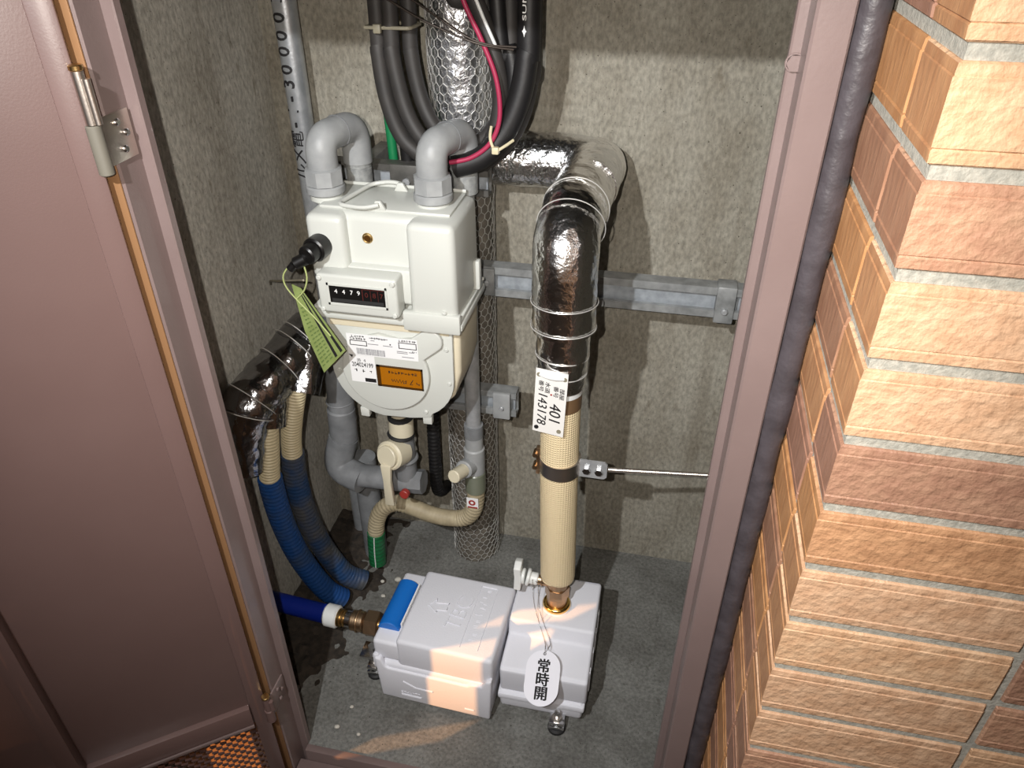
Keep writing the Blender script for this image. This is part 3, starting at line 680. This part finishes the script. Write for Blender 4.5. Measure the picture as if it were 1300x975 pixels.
for p in ((-.449, .578), (-.281, .632), (-.279, .575), (-.318, .519)):
    part('screw', MB().cyl((p[0], .8745, p[1]), (p[0], .8775, p[1]), .0033, 12, bev=.001), 'meter_white', gm)
for x0 in (-.425, -.325): part('foot', MB().box((x0, .879, .494), (x0 + .014, .889, .510), .001), 'meter_white', gm, 30)
# counter
ct = part('counter_box', MB().box((-.4475, .8455, .6915), (-.3350, .875, .7490), .004, 3), 'meter_white', gm, 35)
bz = MB(); 
for q in ((-.4335, .7045, -.3485, .7085), (-.4335, .7335, -.3485, .7372), (-.4335, .7045, -.4300, .7372), (-.3515, .7045, -.3485, .7372)): bz.box((q[0], .8440, q[1]), (q[2], .8456, q[3]), .0004, 1)
part('window_frame', bz, 'meter_white', ct, 30)
part('counter_window', MB().box((-.4300, .8447, .7085), (-.3515, .8454, .7335)), 'black_plastic', ct, 0, 'black counter window')
part('drum_edge', MB().box((-.4270, .8444, .7100), (-.3540, .8447, .7150)), 'drum_grey', ct, 0)
dg = MB()
for s, x in zip('4479', (-.4205, -.4095, -.3985, -.3885)): text(dg, s, .0090, (x, .8445, .7255), (1, 0, 0), (0, 0, 1), .0001)
part('digits', dg, 'digit_white', ct, 0, 'white digits 4479')
dr = MB()
for s, x in zip('087', (-.3775, -.3665, -.3565)): text(dr, s, .0100, (x, .8445, .7240), (1, 0, 0), (0, 0, 1), .0001)
for q in ((-.3835, .7155, -.3825, .7325), (-.3835, .7318, -.3525, .7325), (-.3720, .7155, -.3714, .7325), (-.3616, .7155, -.3610, .7325)): dr.box((q[0], .8445, q[1]), (q[2], .8447, q[3]))
part('digits', dr, 'digit_red', ct, 0, 'dark red decimal digits')
for p in ((-.4425, .7435), (-.3400, .7435), (-.3400, .6970), (-.4425, .6970)):
    part('screw', MB().cyl((p[0], .8425, p[1]), (p[0], .8460, p[1]), .0037, 14, bev=.0012), 'meter_white', ct)
# port, plug, handle
pt_ = part('port', MB().ring((-.3835, .8835, .7885), (0, 1, 0), .0058, .0018, 24, 8), 'brass', gm)
part('port_hole', MB().cyl((-.3835, .8850, .7885), (-.3835, .8825, .7885), .0048, 16), 'amber_dark', pt_)
pg = part('black_plug', MB().cyl((-.4440, .872, .7800), (-.4475, .850, .7790), .0165, 24, bev=.002).cyl((-.4475, .852, .7790), (-.4515, .836, .7770), .0128, 20, bev=.002), 'black_plastic', gm, label='round black plug')
part('plug_tail', MB().cyl((-.454, .842, .772), (-.470, .836, .764), .0085, 14, bev=.002).cyl((-.470, .836, .764), (-.476, .834, .757), .0055, 12), 'black_plastic', pg)
for p in ((-.368, .8960, .826), (-.362, .968, .826)):
    part('lug', MB().prism([(p[0] - .010, p[2] - .001), (p[0] + .010, p[2] - .001), (p[0] + .003, p[2] + .011), (p[0] - .004, p[2] + .011)], 'Y', p[1] - .003, p[1] + .003).bevel(.0012), 'meter_white', gm, 40)
part('carry_handle', MB().tube(fillet([(-.366, .890, .833), (-.386, .886, .829), (-.425, .892, .829), (-.406, .972, .831), (-.378, .975, .835), (-.360, .974, .832)], .012, 6), .0030, 10), 'meter_white', gm)
for x in (-.456, -.304):
    part('neck', MB().cyl((x, .93, .820), (x, .93, .830), .0220, 28, bev=.002), 'meter_white', gm)

# green paper tag
gt = thing('paper_tag', (-.45, .83, .60), 'long green printed paper tag hanging from the black plug', 'tag')
G = [V((-.4800, .838, .733)), V((-.4680, .838, .728)), V((-.4110, .828, .6435)), V((-.4470, .826, .604)), V((-.4690, .832, .665))]
g = MB(); off = V((.0004, .001, 0)); g.add([p for p in G] + [p + off for p in G], [(0, 1, 2, 3, 4), (9, 8, 7, 6, 5)] + [(i, i + 5, (i + 1) % 5 + 5, (i + 1) % 5) for i in range(5)])
part('sheet', g, 'tag_green', gt, 0)
gu = (G[3] - G[0]); gv = (G[2] - G[3])
def gp(a, b): return G[0] + (G[3] - G[0]) * a + ((G[1] + (G[2] - G[1]) * a) - (G[0] + (G[3] - G[0]) * a)) * b + V((-.0003, -.0012, 0))
lnk = MB()
for b in (.62, .86):
    q = [gp(.08, b), gp(.08, b + .09), gp(.97, b + .09), gp(.97, b)]; lnk.add(q + [p + V((0, .0004, 0)) for p in q], [(0, 1, 2, 3), (7, 6, 5, 4), (0, 4, 5, 1), (1, 5, 6, 2), (2, 6, 7, 3), (3, 7, 4, 0)])
part('black_band', lnk, 'ink', gt, 0)
tl = MB()
for k in range(16):
    a = .25 + .045 * k
    for j in range(3 if a > .5 else 2):
        b0 = .06 + .18 * j; q = [gp(a, b0), gp(a, b0 + random.uniform(.09, .16)), gp(a + .014, b0 + .12), gp(a + .014, b0)]
        tl.add(q, [(0, 1, 2, 3)])
part('print', tl, 'tag_ink', gt, 0)
part('strap', MB().tube(spl([(-.474, .836, .765), (-.487, .834, .748), (-.486, .834, .730), (-.470, .834, .708), (-.452, .832, .690), (-.430, .829, .664)], 7), .0011, 8).tube(spl([(-.459, .840, .765), (-.456, .838, .745), (-.462, .836, .727), (-.474, .835, .714)], 7), .0011, 8), 'tag_green_pale', gt)

# ------------------------------------------------------------------ grey gas pipes
def union(mb, x, y, z):
    mb.tube([(x, y, z), (x, y, z + .0015), (x, y, z + .012), (x, y, z + .0135)], [.0245, .0262, .0262, .0245], 28)
    return mb
def gas_pipe(xf, xb, label):
    t = thing('gas_pipe', (xf, .93, .83), label, 'pipe', 'grey pipes on top of the gas meter')
    yf, yb = .93, 1.005
    nut = MB().tube([(xf, yf, .842), (xf, yf, .843), (xf, yf, .863), (xf, yf, .865)], [.0235, .0258, .0258, .0225], 8)
    un = part('union_nut', nut, 'grey_coat', t, 30)
    part('washer', MB().cyl((xf, yf, .830), (xf, yf, .842), .0262, 28, bev=.002), 'grey_coat', un)
    e = [(xf, yf, .863), (xf + .001, yf, .902), (xb, yb, .902), (xb, yb, .850)]
    part('elbow', MB().tube(fillet(e, .040, 14), .0205, 26), 'grey_coat', t)
    part('elbow_seam', MB().ring(((xf + xb) / 2, (yf + yb) / 2, .902), (xb - xf, yb - yf, 0), .0207, .0010, 30, 6), 'grey_old', t)
    part('collar', MB().cyl((xb, yb, .856), (xb, yb, .844), .0182, 24).cyl((xb, yb, .845), (xb, yb, .814), .0185, 24, bev=.003), 'grey_rough', t)
    return t, xb, yb
tR, xb, yb = gas_pipe(-.304, -.281, 'grey gas pipe bent over the right side of the meter and running down')
part('pipe', MB().cyl((xb, yb, .83), (xb + .001, yb - .004, .385), .0128, 22), 'galv', tR)
part('sleeve', MB().cyl((xb + .001, yb - .004, .410), (xb + .001, yb - .004, .386), .0165, 22), 'grey_old', tR)
part('tee', MB().cyl((xb + .001, yb - .004, .387), (xb + .001, yb - .004, .352), .0158, 22).cyl((xb + .001, yb - .004, .362), (xb + .001, yb - .004, .305), .0182, 24, bev=.003).cyl((xb - .004, yb - .008, .325), (xb - .012, yb - .034, .331), .0165, 22, bev=.002), 'grey_coat', tR)
part('plug', MB().cyl((xb - .010, yb - .030, .330), (xb - .021, yb - .064, .339), .0118, 20, bev=.0015), 'cream_plastic', tR, label='cream end plug')
part('tape', MB().cyl((xb + .001, yb - .004, .307), (xb + .001, yb - .004, .262), .0185, 22, bev=.002), 'tape_olive', tR)
tL, xb2, yb2 = gas_pipe(-.456, -.437, 'grey gas pipe bent over the left side of the meter above the black plug')
part('pipe', MB().tube(fillet([(xb2, yb2, .83), (xb2, yb2, .60), (-.405, .99, .46), (-.405, .985, .43)], .03, 6), .0128, 18), 'galv', tL)

hs = thing('gas_hose', (-.49, 1.0, 0), 'cream flexible gas hose curving from the tee down into green tape', 'hose')
xh, yh = xb + .001, yb - .004
hp = spl([(xh, yh, .272), (xh - .001, yh, .236), (xh - .010, yh, .203), (xh - .032, yh + .002, .183), (xh - .08, 1.003, .180), (xh - .135, 1.006, .192), (xh - .165, 1.006, .193), (xh - .190, 1.004, .172), (xh - .203, 1.002, .138), (xh - .208, 1.0, .09), (xh - .211, 1.0, .03)], 9)
hp = resample(hp, .0018); c1 = int(len(hp) * .80)
part('hose', MB().tube(hp[:c1 + 3], [.0158 + .0007 * math.sin(i * 1.5) * (1 if (i < 60 or i > len(hp) * .5) else .2) for i in range(c1 + 3)], 20), 'cream_hose_dirty', hs)
part('green_tape', MB().tube(hp[c1:], [.0172 + .0004 * math.sin(i * 1.1) for i in range(len(hp) - c1)], 20), 'tape_green', hs, label='green tape wrap')
part('white_stripe', MB().tube([p + V((.002, -.0172, 0)) for p in hp[c1:]], .0012, 6), 'white_plastic', hs)
st = part('sticker', MB().box((xh - .0130, yh - .0172, .232), (xh + .0085, yh - .0166, .256)), 'paper_white', hs, 0, 'white sticker with a red ring')
part('ring_mark', MB().ring((xh - .003, yh - .0175, .245), (0, 1, 0), .0048, .0018, 20, 6, .3).box((xh - .0115, yh - .0177, .2325), (xh + .007, yh - .0172, .2355)), 'red_plastic', st)

lp = thing('supply_pipe', (-.53, 1.005, 0), 'grey plastic supply pipe with an elbow under the left side of the meter', 'pipe')
part('pipe', MB().cyl((-.523, 1.02, .52), (-.529, 1.012, .325), .0235, 26), 'grey_old', lp)
for z in (.415, .375): part('ridge', MB().ring((-.5275, 1.0145, z), (0, 0, 1), .0236, .0014, 30, 6), 'grey_old', lp)
part('socket', MB().cyl((-.5275, 1.014, .40), (-.529, 1.012, .330), .0252, 26, bev=.003), 'grey_old', lp)
part('elbow', MB().tube(fillet([(-.530, 1.012, .335), (-.548, 1.0, .270), (-.490, .985, .262)], .04, 12), .0270, 26), 'grey_old', lp)
part('branch', MB().cyl((-.535, .990, .265), (-.395, .985, .276), .0215, 24, bev=.002).cyl((-.508, .988, .267), (-.500, .988, .268), .0235, 24), 'grey_old', lp)
part('drop', MB().cyl((-.515, 1.05, .26), (-.515, 1.05, .0), .0230, 24), 'grey_old', lp)

gc = thing('gas_cock', (-.41, .97, .27), 'cream gas cock with a long lever under the meter', 'valve')
part('stem', MB().cyl((-.405, .985, .45), (-.405, .985, .415), .0165, 20).cyl((-.404, .985, .42), (-.404, .982, .385), .0215, 22, bev=.002), 'cream_plastic', gc)
part('body', MB().cyl((-.404, .985, .395), (-.404, .985, .285), .0200, 22, bev=.003).ring((-.404, .985, .33), (0, 0, 1), .0205, .004, 28, 8), 'grey_old', gc)
part('nut', MB().tube([(-.397, .985, .276), (-.372, .985, .278)], .0225, 8), 'grey_old', gc, 30)
part('tape', MB().cyl((-.404, .984, .425), (-.404, .984, .418), .0222, 18), 'rubber', gc)
part('tape', MB().ring((-.4045, .980, .3855), (.1, .1, 1), .0205, .0035, 24, 8), 'rubber', gc)
bt = part('bonnet', MB().cyl((-.407, .978, .352), (-.417, .944, .362), .0262, 28, bev=.003).cyl((-.4165, .946, .3615), (-.4195, .938, .364), .0200, 26, bev=.0015), 'cream_plastic', gc)
part('lever', MB().prism([(-.428, .352), (-.409, .352), (-.412, .315), (-.410, .262), (-.427, .262), (-.426, .318)], 'Y', .929, .940).bevel(.002), 'cream_plastic', bt, 30)
part('pin', MB().cyl((-.396, .955, .275), (-.397, .945, .276), .0085, 14, bev=.001), 'red_plastic', gc, label='small red pin')
rc = resample(spl([(-.378, 1.074, .60), (-.377, 1.074, .42), (-.378, 1.070, .25), (-.381, 1.085, .17), (-.384, 1.156, .12)], 8), .0018)
single('ribbed_cable', MB().tube(rc, [.0118 + .0007 * math.sin(i * 1.3) for i in range(len(rc))], 16), 'cable_black', (-.38, 1.06, .19), 'black ribbed cable running down behind the gas cock into the wall', 'cable')

# ------------------------------------------------------------------ hanging cable coil
CG = 'black cables looped in front of the riser'
def cable(pts, r, m, label, name='power_cable'):
    return single(name, MB().tube(spl(pts, 10), r, 14), m, pts[0], label, 'cable', CG)
cable([(-.395, 1.035, 1.7), (-.401, 1.035, 1.05), (-.402, 1.032, .995), (-.394, 1.028, .93), (-.374, 1.025, .88), (-.335, 1.022, .852), (-.292, 1.02, .845), (-.250, 1.03, .858), (-.214, 1.035, .90), (-.196, 1.035, .96), (-.192, 1.035, 1.05), (-.195, 1.035, 1.7)], .0112, 'cable_grey', 'outermost left dark grey cable of the hanging loop')
cable([(-.372, 1.03, 1.7), (-.381, 1.03, 1.05), (-.382, 1.028, .995), (-.368, 1.024, .925), (-.345, 1.018, .885), (-.310, 1.006, .862), (-.276, 1.0, .862), (-.247, 1.004, .882), (-.231, 1.006, .93), (-.234, 1.008, .985), (-.262, 1.01, 1.062), (-.30, 1.012, 1.12), (-.31, 1.014, 1.7)], .0108, 'cable_grey', 'middle dark grey cable of the loop passing under the red cord')
cable([(-.352, 1.05, 1.7), (-.362, 1.05, 1.06), (-.362, 1.048, .99), (-.350, 1.044, .93), (-.328, 1.036, .893), (-.298, 1.028, .876), (-.262, 1.028, .884), (-.236, 1.03, .915), (-.221, 1.03, .965), (-.222, 1.03, 1.06), (-.235, 1.03, 1.7)], .0106, 'cable_grey', 'inner dark grey cable of the hanging loop')
cable([(-.388, 1.062, 1.7), (-.392, 1.062, 1.0), (-.385, 1.06, .90), (-.382, 1.082, .62)], .0105, 'cable_black', 'straight black cable dropping behind the left bundle')
big = cable([(-.196, 1.010, 1.7), (-.193, 1.010, 1.06), (-.195, 1.008, 1.0), (-.203, 1.004, .95), (-.222, .998, .905), (-.252, .990, .872), (-.290, .986, .858)], .0152, 'cable_black', 'thick black cable with white lettering on the right of the loop')
tx = MB(); text_cyl(tx, '\u2726 SUMI', .0068, (-.1935, 1.010), .0152, 1.022, -.15, upward=True, align='LEFT', sx=2.4)
part('lettering', tx, 'digit_white', big, 0)
cable([(-.262, 1.025, 1.7), (-.236, 1.02, 1.06), (-.218, 1.018, 1.0), (-.213, 1.014, .95), (-.224, 1.008, .91)], .0110, 'cable_black', 'black cable between the white strip and the thick lettered cable')
single('green_cable', MB().tube(spl([(-.425, 1.085, 1.7), (-.424, 1.082, 1.05), (-.421, 1.080, .97), (-.413, 1.078, .88), (-.409, 1.082, .64)], 8), .0072, 12), 'cable_green', (-.41, 1.08, .8), 'green earth cable at the left edge of the black bundle', 'cable')
single('red_cord', MB().tube(spl([(-.30, .985, 1.15), (-.270, .985, 1.064), (-.248, .983, 1.021), (-.229, .981, .976), (-.2245, .980, .93), (-.236, .978, .897), (-.262, .975, .876), (-.292, .972, .868)], 8), .0032, 10), 'cord_red', (-.26, .98, .87), 'thin red cord along the inside of the cable loop', 'cord')
single('white_strip', MB().tube(spl([(-.275, .99, 1.12), (-.2536, .985, 1.064), (-.2301, .984, 1.014)], 6), .0022, 8), 'white_plastic', (-.23, .98, 1.01), 'short white strip between two black cables', 'strip')
single('binding_wire', MB().tube(spl([(-.39, .99, 1.08), (-.3357, .985, 1.062), (-.2578, .978, 1.0204), (-.205, .990, 1.0116)], 8), .0013, 8), 'wire_dark', (-.3, .985, 1.04), 'upper dark binding wire crossing the foil riser', 'wire')
single('binding_wire', MB().tube(spl([(-.42, .995, 1.085), (-.3661, .985, 1.0612), (-.3173, .982, 1.038), (-.2529, .978, 1.0165), (-.2083, .990, 1.0085)], 8), .0014, 8), 'wire_dark', (-.31, .985, 1.03), 'lower dark binding wire crossing the foil riser', 'wire')
ctie = thing('cable_tie', (-.38, 1.02, 1.02), 'dirty white cable tie around the left cable bundle', 'cable tie')
part('strap', MB().tube(fillet([(-.414, 1.022, 1.0225), (-.352, 1.020, 1.0235), (-.350, 1.062, 1.0235), (-.414, 1.062, 1.0225), (-.414, 1.0225, 1.0225)], .006, 4), .0024, 8), 'tie_dirty', ctie)
part('head', MB().box((-.400, 1.013, 1.017), (-.390, 1.021, 1.028), .001), 'tie_dirty', ctie, 30)
ct2 = thing('cable_tie', (-.228, .976, .88), 'cream cable tie knotted at the bottom of the red cord', 'cable tie')
part('strap', MB().tube(spl([(-.2370, .985, .915), (-.2360, .974, .902), (-.2285, .970, .889), (-.2180, .974, .893), (-.2075, .985, .899)], 6), .0020, 8), 'tie_white', ct2)
part('head', MB().box((-.2330, .9660, .8840), (-.2235, .9740, .8935), .0018), 'tie_white', ct2, 30)

# ------------------------------------------------------------------ water meter boxes
b1 = thing('insulation_box', (-.285, .81, .02), 'white foam box with a blue saddle and embossed arrow on its lid', 'box', 'white insulation boxes on the floor')
tray = MB().box((-.3835, .7265, .0060), (-.1845, .8830, .1000), .010, 3, taper=(.965, .975))
part('tray', tray, 'foam_white', b1, 40)
rimpts = [(-.3850, .112), (-.3740, .110), (-.3680, .094), (-.3620, .0905), (-.2250, .0905), (-.2180, .0970), (-.2000, .0970), (-.1930, .1120), (-.1830, .1160)]
part('tray_rim', MB().prism([(-.3790, .014)] + rimpts + [(-.1870, .014)], 'Y', .7225, .7345).bevel(.0032, 3), 'foam_white', b1, 40)
part('tray_rim', MB().prism([(.7265, .080), (.7265, .114), (.7400, .112), (.7460, .094), (.8700, .094), (.8760, .110), (.8860, .110), (.8860, .080)], 'X', -.3895, -.3790).bevel(.003, 2), 'foam_white', b1, 40)
part('lid', MB().box((-.3470, .7305, .0930), (-.1830, .8890, .1570), .007, 3).box((-.3895, .7330, .1000), (-.335, .8870, .1430), .006, 3), 'foam_white', b1, 40)
sd_ = MB(); npt = 14
prof = [(-.3710 + .0190 * math.cos(math.pi * i / npt), .1420 + .0165 * math.sin(math.pi * i / npt)) for i in range(npt + 1)]
sd_.prism(prof, 'Y', .7600, .8580).bevel(.001, 1)
part('blue_saddle', sd_, 'blue_saddle', b1, 40, 'bright blue saddle')
em2 = MB(); text(em2, 'TBC', .040, (-.262, .812, .1568), (0.12, 1, 0), (-1, .12, 0), .0020, sx=.95)
def bead(mb, pts, r=.0018): mb.tube(pts, r, 6); return mb
ZT = .1570
bead(em2, [(-.300, .802, ZT), (-.318, .814, ZT), (-.308, .830, ZT), (-.306, .822, ZT), (-.285, .825, ZT), (-.285, .810, ZT), (-.302, .808, ZT), (-.300, .802, ZT)])
bead(em2, [(-.242, .745, ZT), (-.242, .880, ZT)], .0008); bead(em2, [(-.212, .745, ZT), (-.212, .880, ZT)], .0008)
rnd2 = random.Random(3)
for k in range(9):
    y = .765 + .0125 * k
    for j in range(2): yy = y + rnd2.uniform(-.003, .003); xx = -.228 + rnd2.uniform(-.004, .004); bead(em2, [(xx - .004, yy, ZT), (xx + .003, yy + rnd2.uniform(-.002, .002), ZT)], .0007)
bead(em2, [(-.240, .876, ZT), (-.214, .876, ZT)], .0016)
part('saddle_label', MB().box((-.3505, .765, .1462), (-.3478, .853, .1570), .0004), 'paper_white', b1, 0)
part('embossing', em2, 'foam_white', b1, 30, 'raised arrow and letters')
em3 = MB(); bead(em3, [(-.337, .7224, .066), (-.315, .7224, .055), (-.285, .7224, .055)], .0016); bead(em3, [(-.342, .7224, .030), (-.306, .7224, .030)], .0018); marks(em3, -.325, .0365, 7, .0050, .7226, .0060, .0009)
bead(em3, [(-.230, .7224, .030), (-.214, .7224, .030)], .0014)
part('embossing', em3, 'foam_white', b1, 30, kind='stuff')
b1.rotation_euler.z = R(-2.5)
b2 = thing('insulation_box', (-.11, .83, .02), 'smaller stepped white foam box around the stop valve', 'box', 'white insulation boxes on the floor')
part('base', MB().box((-.1815, .7430, .0200), (-.0390, .9300, .0620), .006, 3, taper=(.97, .97)).box((-.1825, .7400, .046), (-.0370, .9310, .060), .004, 2), 'foam_white', b2, 40)
pz = [(.7470, .0620), (.9250, .0620), (.9300, .148), (.9260, .152), (.8200, .152), (.8120, .126), (.7480, .121), (.7440, .117)]
part('lid', MB().prism(pz, 'X', -.1795, -.0355).bevel(.005, 3), 'foam_white', b2, 40)
for k, y in enumerate((.775, .815, .855, .895)):
    part('side_rib', MB().box((-.0365, y - .006, .066), (-.0335, y + .006, .116), .0015), 'foam_white', b2, 30)
part('collar', MB().cyl((vx, py, .147), (vx, py, .1535), .026, 28, bev=.001), 'foam_white', b2)
def foot(x, y, label, top):
    t = thing('support_foot', (x, y, 0), label, 'foot', 'adjustable metal feet under the boxes')
    part('pad', MB().cyl((x, y, 0), (x, y, .011), .0150, 20, bev=.003), 'rubber', t)
    part('bracket', MB().box((x - .013, y - .010, .012), (x + .013, y + .010, .017), .001).box((x - .0125, y - .010, .0235), (x + .0125, y + .010, .0285), .001), 'chrome', t, 30)
    part('bolt', MB().cyl((x, y, .017), (x, y, top), .0048, 12), 'chrome', t)
    part('nut', hexcyl((x, y, .0285), (0, 0, 1), .0088, .007), 'stainless', t, 30)
    return t
f1 = foot(-.412, .772, 'chrome support foot under the bronze coupling', .075)
part('clip', MB().box((-.432, .758, .058), (-.398, .790, .064), .001).cyl((-.412, .772, .064), (-.412, .772, .078), .008, 6), 'chrome', f1, 30)
foot(-.0800, .735, 'chrome support foot below the hanging oval tag', .048)

# blue water pipe and coupling
bp = thing('blue_pipe', (-.55, .815, .08), 'blue water pipe with a white collar entering from behind the jamb', 'pipe')
za = .082
part('pipe', MB().cyl((-.635, .826, za), (-.512, .816, za), .0172, 24), 'blue_pipe', bp)
part('collar', MB().cyl((-.516, .816, za), (-.490, .8145, za), .0205, 26, bev=.003), 'white_plastic', bp)
part('ferrule', MB().cyl((-.491, .8145, za), (-.484, .814, za), .0165, 22).cyl((-.485, .814, za), (-.474, .814, za), .0138, 20).ring((-.479, .814, za), (1, 0, 0), .0138, .0012, 22, 6), 'brass', bp)
part('steel_sleeve', MB().cyl((-.476, .814, za), (-.464, .814, za), .0150, 22, bev=.001), 'chrome', bp)
cp = thing('pipe_coupling', (-.43, .814, .08), 'bronze hex coupling joining the blue pipe to the white box', 'coupling')
part('body', MB().cyl((-.466, .814, za), (-.440, .814, za), .0185, 24, bev=.003).ring((-.453, .814, za), (1, 0, 0), .0185, .0022, 28, 8), 'bronze', cp)
part('nut', MB().tube([(-.438, .814, za), (-.436, .814, za), (-.414, .814, za), (-.412, .814, za)], [.021, .0238, .0238, .021], 6), 'bronze', cp, 30)
part('tail', MB().cyl((-.413, .814, za), (-.380, .814, za), .0135, 20), 'brass', cp)

# oval tag on its ball chain
tg = thing('valve_tag', (-.105, .74, .12), 'white oval tag marked with three black characters on a ball chain', 'tag')
to, tu = V((-.1075, .7365, .1275)), V((-.045, .83, .36)).normalized()
tr = V((1, .03, .05)).normalized(); tr = (tr - tu * tr.dot(tu)).normalized(); tn = tr.cross(tu)
hw, hh = .0275, .0430
ov = [(hw * math.cos(R(a)), (hh - hw) + hw * math.sin(R(a))) for a in range(0, 181, 10)] + [(hw * math.cos(R(a)), -(hh - hw) + hw * math.sin(R(a))) for a in range(180, 361, 10)]
om = MB(); nn = len(ov); om.add([to + tr * a + tu * b + tn * .0012 for a, b in ov] + [to + tr * a + tu * b for a, b in ov], [tuple(range(nn)), tuple(range(2 * nn - 1, nn - 1, -1))] + [(i, nn + i, nn + (i + 1) % nn, (i + 1) % nn) for i in range(nn)])
part('plate', om, 'tag_plate_violet', tg, 30)
tt = MB()
for s, b in (('\u5e38', .0170), ('\u6642', -.0040), ('\u958b', -.0250)):
    for ax, bx in ((-.0007, 0), (.0007, 0), (0, .0004), (0, -.0004), (-.0003, 0), (.0003, 0)):
        text(tt, s, .0222, to + tr * (ax + .0005) + tu * (b + bx) + tn * .0014, tr, tu, .0002)
part('lettering', tt, 'ink', tg, 0, 'three bold black characters')
hole = to + tu * (hh - .006) + tn * .002
part('hole', MB().ring(hole, tn, .0022, .0006, 16, 6), 'chrome', tg)
bead_m = MB()
def beads(pts):
    for p in resample(spl(pts, 12), .0026):
        b = bmesh.new(); bmesh.ops.create_icosphere(b, subdivisions=1, radius=.0011)
        for v in b.verts: v.co += p
        bead_m.bm(b)
nk = V((vx - .041, py, .208))
beads([nk + V((0, -.010, .006)), nk + V((.001, -.0125, -.004)), nk + V((.008, -.030, -.035)), V((-.1165, .805, .134)), hole + V((-.001, .01, .003)), hole])
beads([nk + V((.006, -.010, .004)), nk + V((.010, -.0125, -.006)), nk + V((.018, -.034, -.040)), V((-.1065, .803, .134)), hole + V((.003, .009, .003)), hole])
part('ball_chain', bead_m, 'chrome', tg, 60)

# ------------------------------------------------------------------ dirt and pebbles on the floor
dm = MB(); nx, ny = 60, 44; vs = []
for j in range(ny + 1):
    for i in range(nx + 1):
        x = -.632 + .190 * i / nx; y = .640 + .510 * j / ny
        ed = min(1, max(0, (1 - i / nx) * 2.6 + .8 * noise.noise(V((x * 14, y * 14, 0))) + .35 * noise.noise(V((x * 70, y * 70, 4))) - .45 - max(0, .78 - y) * 4))
        vs.append((x, y, -.004 + ed * (.012 + .010 * noise.noise(V((x * 60, y * 60, 2)))) ))
fs = [(j * (nx + 1) + i, j * (nx + 1) + i + 1, (j + 1) * (nx + 1) + i + 1, (j + 1) * (nx + 1) + i) for j in range(ny) for i in range(nx)]
dm.add(vs, fs)
single('soil', dm, 'soil', (-.53, .9, 0), 'dark dirt gathered along the foot of the left wall', 'soil', kind='stuff')
PB = [(-.445, .985, .006, 'small white pebble beside the foot of the green taped hose'), (-.46, .94, .004, 'tiny pale pebble between the hoses and the white box'), (-.44, .66, .004, 'tiny white pebble near the foot of the left jamb'), (-.40, .655, .003, 'tiny pale pebble beside the left jamb near the sill'), (-.43, .70, .003, 'tiny pale pebble left of the sunlit strip'), (-.475, .975, .004, 'tiny grey pebble behind the blue pipe')]
for x, y, r, l in PB:
    b = bmesh.new(); bmesh.ops.create_icosphere(b, subdivisions=2, radius=r)
    for v in b.verts: v.co = V((v.co.x * 1.2, v.co.y, v.co.z * .75)) * (1 + .25 * noise.noise(v.co * 300 + V((x * 50, 0, 0)))) + V((x, y, r * .7))
    single('pebble', MB().bm(b), 'pebble', (x, y, 0), l, 'pebble', 'pebbles on the closet floor')
